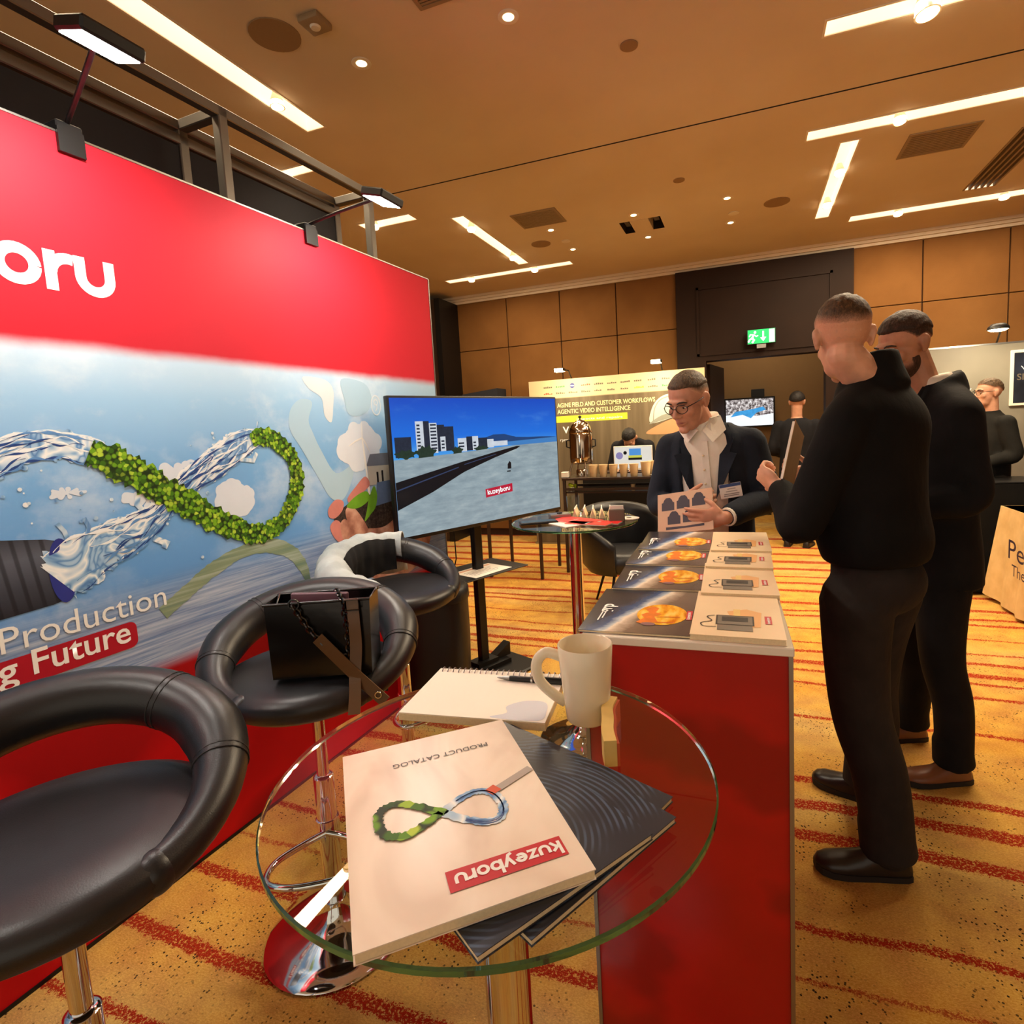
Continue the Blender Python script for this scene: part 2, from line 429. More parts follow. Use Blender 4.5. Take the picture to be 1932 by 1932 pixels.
round_spk(-1.77, 5.14, .10, 'round speaker grille on ceiling beside the slanting slot light')
round_spk(-.48, 2.76, .045, 'small round cover plate on ceiling in front of the dark joint')
round_spk(-.43, 4.33, .045, 'small round cover plate on ceiling behind the dark joint')
round_spk(-.08, 5.2, .05, 'small round smoke detector between two ceiling downlights at the hall centre', m='white_paint')
round_spk(-1.54, 5.18, .045, 'small round smoke detector between two ceiling downlights near the slanting slot', m='white_paint')
DOWN = [(-.91,2.37,'downlight nearest the top edge of the view'), (-1.64,2.36,'downlight straight above the red backdrop end'), (-.85,4.84,'downlight just in front of the open ceiling hatch'),
        (-.83,5.45,'downlight just behind the open ceiling hatch'), (-.12,4.84,'front downlight of the pair left of the short slot light'), (-.11,5.43,'rear downlight of the pair left of the short slot light'),
        (-1.57,4.84,'front downlight of the pair beside the square grille'), (-1.55,5.44,'rear downlight of the pair beside the square grille')]
for x, y, lab in DOWN:
    root = thing('downlight', 'small round recessed ' + lab, 'ceiling light', (x*K, y*K, CEIL), 0, 'small round ceiling downlights')
    mb = MB(); mb.lathe([(.030, -.003), (.045, -.006), (.05, -.004), (.05, 0), (.030, 0)], 24); mb.obj('trim_ring', 'white_paint', root, 40)
    mb = MB(); mb.lathe([(.001, -.004), (.026, -.004), (.029, 0)], 20); mb.obj('lens', 'lamp_glow', root)
    light('downlight_lamp', 'SPOT', (x*K, y*K, CEIL-.02), 40, WARM, .03, aim=(x*K+.001, y*K, 0), spot=1.7, blend=.8)
def grille(x0, x1, y0, y1, label, n=12, along='x'):
    x0, x1, y0, y1 = (a*K for a in (x0, x1, y0, y1))
    root = thing('ceiling_grille', label, 'vent', ((x0+x1)/2, (y0+y1)/2, CEIL))
    mb = MB(); w = .02
    for a in ((x0-w,x0,y0-w,y1+w),(x1,x1+w,y0-w,y1+w),(x0,x1,y0-w,y0),(x0,x1,y1,y1+w)): mb.box(*a, CEIL-.008, CEIL-.001)
    mb.obj('grille_frame', 'grille_paint', root, world=True)
    mb = MB(); mb.box(x0, x1, y0, y1, CEIL-.002, CEIL-.001); mb.obj('backing', 'ceiling_void', root, world=True)
    for i in range(n):
        yy = y0+(y1-y0)*(i+.5)/n; mb = MB(); mb.box(x0, x1, yy-.33*(y1-y0)/n, yy+.33*(y1-y0)/n, CEIL-.006, CEIL-.003); mb.obj('slat', 'grille_paint', root, world=True)
mat('grille_paint', (150, 128, 98), .6)
grille(-1.74, -1.4, 4.39, 4.68, 'square louvred ceiling grille near the slanting slot light')
grille(1.0, 1.35, 4.35, 4.67, 'square louvred ceiling grille at right behind the joint')
grille(-1.2, -.98, 1.98, 2.17, 'louvred ceiling grille cut by the top edge')
# linear air slot with parallel slats
x0, x1, y0, y1 = LG; root = thing('linear_diffuser', 'long dark linear air diffuser with parallel slats, far right ceiling', 'vent', ((x0+x1)/2, (y0+y1)/2, CEIL))
mb = MB(); mb.box(x0, x1, y0, y1, CEIL+.05, CEIL+.06); mb.obj('plenum', 'ceiling_void', root, world=True)
for i in range(6):
    xx = x0+(x1-x0)*i/5; mb = MB(); mb.box(xx-.008, xx+.008, y0, y1, CEIL-.004, CEIL+.05); mb.obj('slat', 'grille_paint', root, world=True)
x0, x1, y0, y1 = HATCH; root = thing('ceiling_hatch', 'open rectangular ceiling hatch with dark ends and pale centre box', 'hatch', ((x0+x1)/2, (y0+y1)/2, CEIL))
mb = MB(); mb.box(x0-.02, x1+.02, y0-.02, y1+.02, CEIL+.25, CEIL+.27)
for a in ((x0-.01,x0,y0,y1),(x1,x1+.01,y0,y1),(x0,x1,y0-.01,y0),(x0,x1,y1,y1+.01)): mb.box(*a, CEIL+.001, CEIL+.25)
mb.obj('well', 'ceiling_void', root, world=True)
mb = MB(); mb.box(x0+.1, x1-.11, y0, y1, CEIL-.004, CEIL+.12); mb.obj('centre_box', 'ceiling_paint', root, world=True)
mb = MB(); mb.box(x0+.02, x0+.06, y0+.04, y1-.05, CEIL+.05, CEIL+.14); mb.obj('bracket', 'brushed_metal', root, world=True)
mb = MB(); mb.box(x1-.08, x1-.03, y0+.1, y1-.12, CEIL+.04, CEIL+.16); mb.obj('bracket', 'brushed_metal', root, world=True)
# square wireless box
root = thing('ceiling_sensor', 'small square white sensor box beside the large round speaker', 'ceiling fixture', (-1.64*K, 2.06*K, CEIL))
mb = MB(); mb.box(-.055, .055, -.055, .055, -.03, 0, .008, 2); mb.obj('housing', 'grille_paint', root, 40)
mb = MB(); mb.lathe([(.001, -.04), (.02, -.038), (.025, -.03)], 16); mb.obj('dome', 'white_paint', root, 40)

# ---------------------------------------------------------------- far wall: fabric panels, cornice, dark door surround
WY = 7.4
t = NT('wall_fabric', .85, .15); p = t.pos()
t.out(t.ramp(t.noise(p, 2.2, 4), [(.3, (112, 74, 36)), (.7, (126, 86, 44))])); t.bump(t.noise(p, 160, 2), .25, .003)
mat('wall_groove', (52, 30, 14), .8)
mat('dark_wood', (36, 20, 9), .6, spec=.2, noise=(3, .3))
mb = MB(); mb.box(-6.5, -.78, WY, WY+.1, 0, CEIL); mb.box(1.13, 6.5, WY, WY+.1, 0, CEIL); mb.box(-.78, 1.13, WY, WY+.1, 2.3, CEIL)
wb = struct(mb.obj('wall_back', 'wall_groove'))
zs = [(0.1, .92), (.928, 1.79), (1.798, 2.648), (2.656, CEIL-.09)]
XS = [-6.45, -5.4, -4.62, -3.85, -3.09, -2.32, -1.56, -.80]; XR = [1.14, 1.81, 2.58, 3.35, 4.12, 4.9, 5.7, 6.45]
for X in (XS, XR):
    for i in range(len(X)-1):
        for z0, z1 in zs:
            mb = MB(); mb.box(X[i]+.006, X[i+1]-.006, WY-.03, WY, z0, z1, .004); mb.obj('panel', 'wall_fabric', wb)
mb = MB()
for z0, z1, d in ((CEIL-.03, CEIL, .12), (CEIL-.06, CEIL-.03, .09), (CEIL-.09, CEIL-.06, .06)): mb.box(-6.5, 6.5, WY-d, WY, z0, z1)
struct(mb.obj('trim_1', 'ceiling_paint'))
# door surround, opening, open leaf
mb = MB(); mb.box(-.80, -.46, WY-.09, WY+.12, 0, CEIL-.09); mb.box(.86, 1.14, WY-.09, WY+.12, 0, CEIL-.09); mb.box(-.46, .86, WY-.09, WY+.12, 2.22, CEIL-.09)
ds = struct(mb.obj('trim_2', 'dark_wood'))
mb = MB()
for a in ((-.56,-.53,2.28,3.1),(.9,.93,2.28,3.1),(-.56,.93,3.07,3.1),(-.56,.93,2.28,2.31)): mb.box(a[0],a[1],WY-.105,WY-.088,a[2],a[3])
mb.obj('moulding', 'dark_wood', ds)
mat('lobby_wall', (150, 118, 78), .8)
mb = MB(); mb.box(-3, 4, 9.6, 9.7, 0, CEIL); struct(mb.obj('wall_lobby', 'lobby_wall'))
root = thing('double_door_leaf', 'dark wooden door leaf standing open in the doorway', 'door', (-.45, WY+.12, 0), math.radians(80)); root['kind'] = 'structure'; root.name = 'door_1'
mb = MB(); mb.box(0, .8, -.025, .025, 0.01, 2.2); mb.obj('leaf', 'dark_wood', root)
mb = MB(); mb.tube([(.72,-.03,1.02),(.72,-.075,1.02),(.6,-.075,1.02)], .011, 10); mb.obj('handle', 'brushed_metal', root, 60)
# left side wall with a dark column
mat('dark_panel', (70, 52, 36), .6)
mb = MB(); mb.box(-4.6, -3.92, WY-.5, WY, 0, CEIL-.09); mb.box(-4.6, -3.92, WY-.505, WY-.5, 2.58, 2.6); struct(mb.obj('wall_left', 'dark_panel'))
mb = MB(); mb.box(-3.92, -3.84, WY-.55, WY, 0, CEIL-.09); struct(mb.obj('trim_3', 'black_metal'))
mb = MB(); mb.box(6.3, 6.4, -3, WY, 0, CEIL); struct(mb.obj('wall_right', 'wall_fabric'))
mb = MB(); mb.box(-6.4, -6.3, -3, WY, 0, CEIL); struct(mb.obj('wall_side', 'wall_fabric'))
light('lobby_lamp', 'AREA', (.2, 8.6, CEIL-.05), 16, WARM, .6)
# exit sign
root = thing('exit_sign', 'glowing green emergency exit sign hanging over the doorway', 'sign', (.172, WY-.18, 2.35))
mat('exit_green', (20, 178, 92), .5, emit=1.1); mat('exit_white', (240, 250, 240), .5, emit=1.4)
mb = MB(); mb.box(-.16, .16, -.02, .02, 0, .175, .006); mb.obj('housing', 'black_plastic', root)
decal('sign_face', rect(-.148, .148, .008, .167), .021, 'exit_green', root)
decal('door_pictogram', rect(.085, .142, .014, .16), .0215, 'exit_white', root)
decals('arrow_pictogram', [rect(.012, .028, .07, .145), [(-.012,.075),(.052,.075),(.02,.03)]], .0215, 'exit_white', root)
mb = MB()
for pts, w in (([(-.085,.11),(-.1,.075),(-.08,.05),(-.1,.02)], .02), ([(-.098,.072),(-.125,.06),(-.142,.03)], .018), ([(-.085,.115),(-.055,.09),(-.035,.1)], .012), ([(-.09,.112),(-.12,.115),(-.13,.09)], .012)): ribbon_mb(mb, pts, w, .0215)
mb.add([pl(q, .0215, 'xz') for q in circ(-.068,.137,.014,12)], [tuple(range(12))]); mb.obj('running_figure', 'exit_white', root)
mb = MB(); mb.box(-.05, .05, -.012, .012, -.045, 0); mb.obj('lamp_bar', 'brushed_metal', root)
mb = MB(); mb.cyl((0, .02, .09), (0, .1, .09), .012, None, 10); mb.obj('bracket', 'black_metal', root)
# ---------------------------------------------------------------- red exhibition backdrop (local x along the wall, front faces -y)
TH = 0.0447; BH = 2.415
bd = thing('exhibition_backdrop', 'tall red exhibition backdrop printed with a green and water infinity loop', 'backdrop', (-1.9256, 0, 0), PI/2-TH)
t = NT('backdrop_print', .6, .2)
q = t.coord(); u, v_, z = t.sep(q)
cl = t.noise(t.scale(q, 1, 1, 1.25), 2.3, 7, .58); cl2 = t.noise(t.scale(q, 1, 1, 1.5), 5.5, 5, .6)
sky = t.ramp(z, [(0.0, (70, 112, 168)), (1.0, (112, 160, 212)), ]) if False else None
zn = t.math('DIVIDE', t.math('SUBTRACT', z, .95), .85, clamp=True)
sky = t.ramp(zn, [(0.0, (82, 138, 206)), (.18, (98, 156, 222)), (.55, (122, 178, 232)), (.82, (162, 204, 238)), (1.0, (200, 224, 240))])
ub = t.math('DIVIDE', t.math('SUBTRACT', u, .8), 2.3, clamp=True)
sky = t.mix(t.math('MULTIPLY', ub, .35), sky, (126, 182, 226))
sky = t.mix(t.math('MULTIPLY', t.smooth(cl, .47, .66), t.smooth(zn, -.2, .9)), sky, (214, 232, 246))
sky = t.mix(t.math('MULTIPLY', t.smooth(cl2, .56, .72), .45), sky, (196, 218, 240))
# motion streaks near the horizon
st = t.noise(t.scale(q, 1.1, 1, 34), 1.6, 6, .65); st2 = t.noise(t.scale(q, 2.5, 1, 90), 1.5, 3, .6)
sea = t.ramp(st, [(.25, (44, 80, 140)), (.45, (98, 134, 188)), (.6, (164, 186, 216)), (.75, (220, 226, 234))])
sea = t.mix(.3, sea, t.ramp(st2, [(.3, (70, 96, 140)), (.7, (232, 230, 226))]))
zsea = t.math('SUBTRACT', z, t.math('MULTIPLY', t.math('SUBTRACT', u, 1.0), .045))
col = t.mix(t.smooth(zsea, .93, 1.07), sea, sky)
zr = t.math('ADD', z, t.math('MULTIPLY', t.math('SUBTRACT', u, 1.1), .03))
rl = t.noise(t.scale(q, 1, 1, 1.6), 1.4, 1, .4)
red_lo = t.ramp(rl, [(.42, (158, 6, 14)), (.5, (196, 10, 20)), (.62, (186, 8, 18))])
col = t.mix(t.smooth(zr, .735, .79), red_lo, col)
red_up = t.ramp(t.noise(q, 1.1, 2), [(.3, (194, 28, 46)), (.7, (204, 34, 52))])
col = t.mix(t.smooth(t.math('ADD', z, t.math('MULTIPLY', t.math('SUBTRACT', cl2, .5), .02)), 1.775, 1.825), col, red_up)
t.out(col)
mb = MB(); mb.box(-.6, 3.073, 0, .055, .012, BH); mb.obj('printed_panel', 'backdrop_print', bd)
mb = MB(); mb.box(-.6, 3.077, .004, .06, 0, .012); mb.box(3.073, 3.082, -.003, .06, 0, BH); mb.box(-.6, 3.08, -.003, .06, BH, BH+.006); mb.obj('edge_profile', 'brushed_metal', bd)
mb = MB(); mb.box(-.6, 3.08, -.004, .0, 0, .012); mb.obj('foot_profile', 'black_metal', bd)
# lettering
logo('kuzeyboru', .113, 'white_print', bd, 1.283, 1.957, .0012, right=True)
text('Production', 'white_print', bd, (.868, .957), width=.448, off=.0016, bold=.0)
mat('band_red', (172, 18, 40), .45)
band = [(.45, .853)] + [(1.19, .853)] + arc(1.19, .875, .022, -90, 0, 5)[1:] + arc(1.19, .915, .022, 0, 90, 5) + [(.45, .937)]
decal('red_band', band, .0014, 'band_red', bd)
text('g Future', 'white_print', bd, (.853, .876), width=.338, off=.0022, bold=.012)
# --- infinity loop of water and leaves
t = NT('leaf_print', .5, .3); q = t.coord()
vd = t.voro(q, 70, 'Color'); f1 = t.sep(vd)[0]; ed = t.voro(q, 70); big = t.noise(q, 9, 3)
g = t.ramp(f1, [(.0, (30, 66, 12)), (.35, (74, 128, 18)), (.7, (126, 178, 30)), (1.0, (196, 220, 74))])
g = t.mix(t.smooth(ed, .45, .8), g, (24, 44, 10)); g = t.mix(t.smooth(big, .55, .7), g, t.mix(.6, g, (34, 62, 16)))
t.out(g)
t = NT('water_print', .45, .3); q = t.coord()
rdg = lambda sc, ds: t.math('ABSOLUTE', t.math('SUBTRACT', t.noise(q, sc, 2, .5, ds), .5))
w1 = t.ramp(rdg(7, 1.6), [(0, (248, 251, 252)), (.03, (214, 230, 242)), (.07, (150, 190, 224)), (.11, (88, 136, 196)), (.15, (160, 196, 228)), (.25, (196, 218, 236))])
t.out(w1)
mat('water_deep', (34, 70, 138), .45, noise=(20, .35)); mat('water_mid', (96, 146, 204), .45, noise=(20, .3)); mat('water_white', (246, 250, 252), .45, noise=(10, .03))
t = NT('leaf_ghost', .45, .3); q = t.coord(); k = t.noise(t.scale(q, 1, 1, 30), 1.4, 4)
t.out(t.ramp(k, [(.3, (96, 128, 120)), (.5, (134, 152, 122)), (.7, (196, 206, 198))]))
def rib(name, pts, w0, off, m, rough=.25, k=9):
    c = catmull([(a, b, w) for (a, b), w in zip(pts, w0)], k)
    return ribbon(name, [(p.x, p.y) for p in c], [p.z for p in c], off, m, bd, rough=rough)
rib('leaf_reflection', [(1.30,.93),(1.40,.985),(1.50,1.035),(1.62,1.07),(1.75,1.07),(1.86,1.02),(1.92,.94),(1.94,.87)], [.05,.05,.055,.05,.06,.06,.05,.03], .0010, 'leaf_ghost', .1)
rib('water_stream', [(1.02,1.13),(1.09,1.165),(1.17,1.20),(1.25,1.225),(1.32,1.265),(1.38,1.315),(1.44,1.36),(1.52,1.405),(1.61,1.455),(1.69,1.495),(1.76,1.51)], [.15,.155,.13,.115,.08,.07,.085,.10,.11,.10,.07], .0016, 'water_print', .18)
rib('water_stream', [(.80,1.30),(.83,1.38),(.88,1.45),(.95,1.495),(1.03,1.512),(1.10,1.505),(1.175,1.475)], [.10,.10,.09,.085,.08,.085,.08], .0016, 'water_print', .18)
rib('leaf_trail', [(1.14,1.485),(1.20,1.455),(1.28,1.40),(1.37,1.33),(1.46,1.265),(1.56,1.195),(1.66,1.14),(1.75,1.128),(1.84,1.165),(1.905,1.25),(1.93,1.34),(1.905,1.43),(1.84,1.495),(1.77,1.515),(1.72,1.50)],
    [.07,.10,.10,.095,.095,.09,.08,.075,.075,.08,.075,.07,.075,.075,.05], .0042, 'leaf_print', .22)
def streaks(pts, w0, n, seed):
    r = random.Random(seed); c = catmull([(a, b, w) for (a, b), w in zip(pts, w0)], 9); N = len(c)
    for i in range(n):
        a = r.randint(0, int(N*.7)); b = min(N-1, a+r.randint(int(N*.15), int(N*.5))); t0 = r.uniform(-.47, .47) if i > 3 else (.47 if i % 2 else -.47)
        if i < 4: a, b = (0, N-1)
        am, fr, ph = r.uniform(.02, .10), r.uniform(.25, .6), r.uniform(0, 6); P = []; Wd = []; wm = r.uniform(.004, .011)
        for k in range(a, b+1):
            T = (c[min(k+1, N-1)]-c[max(k-1, 0)]).xy.normalized(); f = t0+am*math.sin(fr*k+ph); P.append((c[k].x-T.y*c[k].z*f, c[k].y+T.x*c[k].z*f)); Wd.append(wm*(.25+.75*math.sin(PI*(k-a)/max(1, b-a)))*(.7+.5*math.sin(k*.9+ph)))
        if len(P) > 2: ribbon('water_streak', P, Wd, .0017+.00003*i, ['water_deep', 'water_white', 'water_mid', 'water_white', 'water_deep'][i % 5], bd)
streaks([(1.02,1.13),(1.09,1.165),(1.17,1.20),(1.25,1.225),(1.32,1.265),(1.38,1.315),(1.44,1.36),(1.52,1.405),(1.61,1.455),(1.69,1.495),(1.76,1.51)], [.15,.155,.13,.115,.08,.07,.085,.10,.11,.10,.07], 44, 1)
streaks([(.80,1.30),(.83,1.38),(.88,1.45),(.95,1.495),(1.03,1.512),(1.10,1.505),(1.175,1.475)], [.10,.10,.09,.085,.08,.085,.08], 26, 2)
rnd = random.Random(3); polys = []
for i in range(46):
    a = rnd.choice([(1.28,1.24,.16,.09),(1.62,1.46,.14,.06),(1.1,1.33,.14,.1),(.98,1.4,.08,.1),(1.45,1.3,.06,.05)])
    polys.append(circ(a[0]+rnd.gauss(0,a[2]*.6), a[1]+rnd.gauss(0,a[3]*.7), rnd.uniform(.0025,.008), 8))
decals('water_droplets', polys, .0019, 'water_print', bd)['kind'] = 'stuff'
# splash crowns
mb = MB()
for pts, w in (([(1.06,1.22),(1.05,1.26),(1.035,1.285)], .012), ([(1.1,1.225),(1.115,1.26),(1.105,1.29)], .012), ([(1.29,1.27),(1.26,1.31),(1.27,1.345)], .016), ([(1.30,1.19),(1.34,1.165),(1.33,1.15)], .02), ([(1.66,1.43),(1.72,1.42),(1.74,1.45)], .016), ([(1.75,1.52),(1.755,1.555),(1.76,1.575)], .008)): ribbon_mb(mb, pts, w, .0018)
mb.obj('water_splash', 'water_print', bd)
# corrugated pipe
t = NT('pipe_print', .45, .35); q = t.coord(); u, v_, z = t.sep(q)
wv = t.math('SINE', t.math('MULTIPLY', t.math('ADD', u, t.math('MULTIPLY', t.math('SUBTRACT', z, 1.16), .12)), 190.0))
zz = t.math('DIVIDE', t.math('SUBTRACT', z, 1.04), .23, clamp=True)
g = t.ramp(zz, [(0, (34, 36, 44)), (.35, (62, 66, 78)), (.7, (92, 98, 112)), (1, (52, 54, 62))])
t.out(t.mix(t.smooth(wv, .2, .9), g, t.mix(.6, g, (22, 22, 28))))
decal('pipe_body', [(.55,1.02),(.88,1.05),(1.0,1.055),(1.03,1.06),(1.03,1.235),(1.0,1.245),(.9,1.262),(.55,1.28)], .0012, 'pipe_print', bd)
mat('pipe_mouth_print', (42, 52, 138), .5, noise=(9, .4))
decal('pipe_mouth', circ(1.033, 1.147, .034, 28, .095), .0018, 'pipe_mouth_print', bd)
rib('water_stream', [(1.02,1.12),(1.06,1.15),(1.12,1.185)], [.12,.14,.12], .0021, 'water_print', .15)
# clouds, faded figure, hands with seedling, house and turbine
mat('cloud_print', (220, 230, 242), .5, noise=(14, .06)); mat('ghost_print', (172, 206, 228), .5, noise=(6, .05)); mat('ghost_pale', (214, 226, 232), .5, noise=(6, .05)); mat('ghost_blue', (138, 186, 222), .5, noise=(5, .05))
def puff(cx, cz, rx, rz, n, seed, off=.0008, m='cloud_print'):
    r = random.Random(seed); cs_ = []
    for i in range(n):
        a = 2*PI*(i+r.uniform(-.3, .3))/n; q_ = r.uniform(.55, .8); cs_.append((rx*q_*math.cos(a), rz*q_*math.sin(a), rz*r.uniform(.28, .46)))
    P = []
    for i in range(140):
        a = 2*PI*i/140; dx, dz = math.cos(a), math.sin(a); best = min(rx, rz)*.3
        for px, pz, rr in cs_:
            b = px*dx+pz*dz; c_ = px*px+pz*pz-rr*rr; D = b*b-c_
            if D > 0: best = max(best, b+math.sqrt(D))
        P.append((cx+best*dx, cz+best*dz))
    return decal('cloud', P, off, m, bd)
puff(2.36, 1.45, .16, .11, 26, 2, .0010); puff(1.42, 1.39, .10, .05, 14, 4); puff(1.30, 1.325, .10, .035, 14, 5); puff(1.62, 1.28, .10, .07, 18, 7); puff(1.07, 1.37, .06, .018, 10, 8)
decal('faded_arm', [(p.x, p.y) for p in catmull([(1.93,1.62),(1.99,1.67),(2.06,1.66),(2.03,1.58),(2.05,1.52),(2.09,1.44),(2.17,1.33),(2.29,1.36),(2.27,1.28),(2.2,1.2),(2.12,1.22),(2.05,1.33),(1.97,1.46),(1.92,1.54)], 5, True)], .0009, 'ghost_print', bd)
decal('faded_face', [(p.x, p.y) for p in catmull([(2.02,1.77),(2.15,1.765),(2.2,1.72),(2.19,1.64),(2.17,1.57),(2.13,1.60),(2.12,1.68),(2.05,1.72)], 5, True)], .0009, 'ghost_pale', bd)
decal('faded_face', [(p.x, p.y) for p in catmull([(2.26,1.775),(2.42,1.765),(2.47,1.70),(2.44,1.63),(2.36,1.60),(2.29,1.61),(2.27,1.68)], 5, True)], .00085, 'ghost_print', bd)
ribbon('emblem_ring', circ(2.50, 1.655, .036, 28, .05), .007, .0012, 'cloud_print', bd, closed=True)
ribbon('emblem_mark', arc(2.5, 1.67, .014, -40, 300, 14) + [(2.507,1.64),(2.495,1.625)], .006, .0012, 'cloud_print', bd)
mb = MB(); ribbon_mb(mb, [(2.392,1.20),(2.383,1.35),(2.372,1.487)], [.018,.014,.008], .0018); ribbon_mb(mb, [(2.372,1.49),(2.32,1.475),(2.27,1.452)], [.008,.008,.002], .0018); ribbon_mb(mb, [(2.372,1.49),(2.40,1.455),(2.425,1.41)], [.008,.007,.002], .0018); ribbon_mb(mb, [(2.372,1.49),(2.376,1.54),(2.378,1.575)], [.007,.006,.002], .0018)
mb.obj('wind_turbine', 'white_print', bd)
mat('house_print', (196, 190, 176), .5, noise=(30, .08)); mat('solar_print', (96, 116, 150), .4, noise=(40, .2)); mat('roof_print', (112, 118, 132), .5)
decal('house', rect(2.395, 2.75, 1.245, 1.345), .0014, 'house_print', bd); decal('house_roof', [(2.385,1.345),(2.42,1.405),(2.75,1.405),(2.75,1.335)], .0016, 'roof_print', bd)
decals('house_door', [rect(2.46,2.475,1.255,1.31), rect(2.5,2.515,1.255,1.315)], .0017, 'black_print', bd)
decal('solar_panel', [(2.455,1.255),(2.435,1.135),(2.60,1.145),(2.61,1.26)], .0022, 'solar_print', bd)
t = NT('skin_print', .5, .3); q = t.coord(); t.out(t.ramp(t.noise(q, 11, 4), [(.35, (150, 98, 84)), (.5, (194, 142, 122)), (.66, (222, 180, 160))]))
mat('skin_print_pink', (206, 130, 122), .5, noise=(22, .15))
t = NT('soil_print', .6, .2); q = t.coord(); t.out(t.ramp(t.noise(q, 60, 5, .7), [(.35, (22, 18, 18)), (.6, (66, 54, 50)), (.75, (110, 96, 90))]))
mat('leaf_bright', (108, 166, 40), .45, noise=(30, .25))
sm = lambda P, k=5: [(p.x, p.y) for p in catmull(P, k, True)]
decal('palm', sm([(2.16,1.01),(2.22,1.08),(2.36,1.10),(2.6,1.14),(2.8,1.2),(2.95,1.1),(2.9,.86),(2.75,.74),(2.5,.72),(2.32,.80),(2.2,.90)]), .0012, 'skin_print', bd)
decal('soil', sm([(2.13,1.125),(2.22,1.17),(2.32,1.20),(2.6,1.17),(2.62,1.08),(2.5,1.02),(2.36,1.03),(2.22,1.05),(2.16,1.07)]), .0018, 'soil_print', bd)
for P in ([(2.10,1.17),(2.15,1.205),(2.2,1.19),(2.19,1.15),(2.14,1.12),(2.10,1.13)], [(2.10,1.085),(2.14,1.11),(2.18,1.08),(2.2,1.02),(2.17,.99),(2.12,1.03)], [(2.23,1.20),(2.3,1.255),(2.37,1.295),(2.40,1.25),(2.33,1.21),(2.26,1.17)]): decal('fingertip', sm(P), .0020, 'skin_print_pink', bd)
for P in ([(2.21,1.145),(2.25,1.16),(2.30,1.12),(2.36,1.03),(2.40,.93),(2.33,.90),(2.27,1.0),(2.22,1.08)], [(2.17,1.09),(2.21,1.10),(2.25,1.02),(2.31,.92),(2.26,.90),(2.2,.97),(2.17,1.03)], [(2.17,.98),(2.21,.985),(2.25,.93),(2.24,.90),(2.19,.92)]): decal('finger', sm(P), .0021, 'skin_print', bd)
decal('thumbnail', sm([(2.36,.99),(2.40,1.01),(2.43,.97),(2.43,.92),(2.38,.93)]), .0024, 'skin_print_pink', bd)
decal('seedling_leaf', sm([(2.22,1.165),(2.29,1.205),(2.37,1.22),(2.39,1.18),(2.33,1.15),(2.27,1.145)]), .0025, 'leaf_bright', bd)
decal('seedling_leaf', sm([(2.385,1.18),(2.43,1.24),(2.45,1.19),(2.43,1.13),(2.39,1.10),(2.34,1.07),(2.36,1.12)]), .0026, 'leaf_bright', bd)

# ---------------------------------------------------------------- aluminium box frame with dark panels standing behind the backdrop
fr = thing('truss_frame', 'grey aluminium box frame rising behind the red backdrop', 'frame', (-1.9256, 0, 0), PI/2-TH)
r_ = .022
FZ, FY, BY_ = 2.905, .27, .52            # top height, front and back plane (local y = behind)
def bar(name, a, b, par=fr):
    mb = MB(); d = [abs(a[i]-b[i]) for i in range(3)]
    mb.box(min(a[0],b[0])-r_, max(a[0],b[0])+r_, min(a[1],b[1])-r_, max(a[1],b[1])+r_, min(a[2],b[2])-r_, max(a[2],b[2])+r_, .004); return mb.obj(name, 'alu_frame', par)
for xx in (.2, 1.96, 2.92):
    bar('post', (xx, FY, 0.02), (xx, FY, FZ)); bar('post', (xx, BY_+.0, 0.02), (xx, BY_, FZ-.0))
    bar('cross_rail', (xx, FY, FZ), (xx, BY_, FZ))
bar('front_rail', (-.4, FY, FZ), (2.92, FY, FZ)); bar('rear_rail', (-.4, BY_, FZ), (2.92, BY_, FZ))
bar('rear_rail', (-.4, BY_, FZ-.06), (2.92, BY_, FZ-.06))
mat('charcoal_fabric', (40, 42, 48), .8, noise=(60, .1))
for a, b in ((-.4, .18), (.22, 1.94), (1.98, 2.90)):
    mb = MB(); mb.box(a, b, BY_-.012, BY_+.012, .05, FZ-.09); mb.obj('dark_panel', 'charcoal_fabric', fr)

# ---------------------------------------------------------------- floodlights on arms clamped to the backdrop top
def flood(u, label, power, u_cl):
    root = thing('floodlight', label, 'lamp', bd.matrix_basis @ V((u_cl, 0, BH+.006)), PI/2-TH, 'arm floodlights on the backdrop')
    hx = u-u_cl
    mb = MB(); mb.box(-.035, .035, -.012, .068, .0, .03, .004); mb.box(-.035, .035, -.014, -.004, -.06, .01); mb.obj('clamp', 'black_plastic', root)
    mb = MB(); mb.tube([(0, -.0, .03), (hx*.4, -.16, .052), (hx*.97, -.37, .072)], .007, 10); mb.obj('arm', 'black_plastic', root, 60)
    h = V((hx, -.40, .065)); R = MX.Rotation(math.radians(16), 4, 'X')
    mb = MB(); mb.box(-.075, .075, -.055, .055, -.012, .022, .006); mb.xf(MX.Translation(h) @ R); mb.obj('lamp_head', 'black_plastic', root)
    mb = MB(); mb.box(-.065, .065, -.045, .045, -.0145, -.0125); mb.xf(MX.Translation(h) @ R); mb.obj('lens', 'flood_glow', root)
    w = root.matrix_basis @ (h + V((0, .02, -.03))); aim = bd.matrix_basis @ V((u, 0, 1.0))
    light('flood_lamp', 'AREA', w, power, (1.0, .93, .84), .12, .08, aim=aim)
flood(1.07, 'blazing white arm floodlight at the top left, above the logo letters', 7.5, 1.2)
flood(2.15, 'arm floodlight clamped near the far end of the backdrop', 7.5, 2.14)
flood(.1, 'arm floodlight clamped to the near stretch of backdrop, mostly out of view', 7, .1)
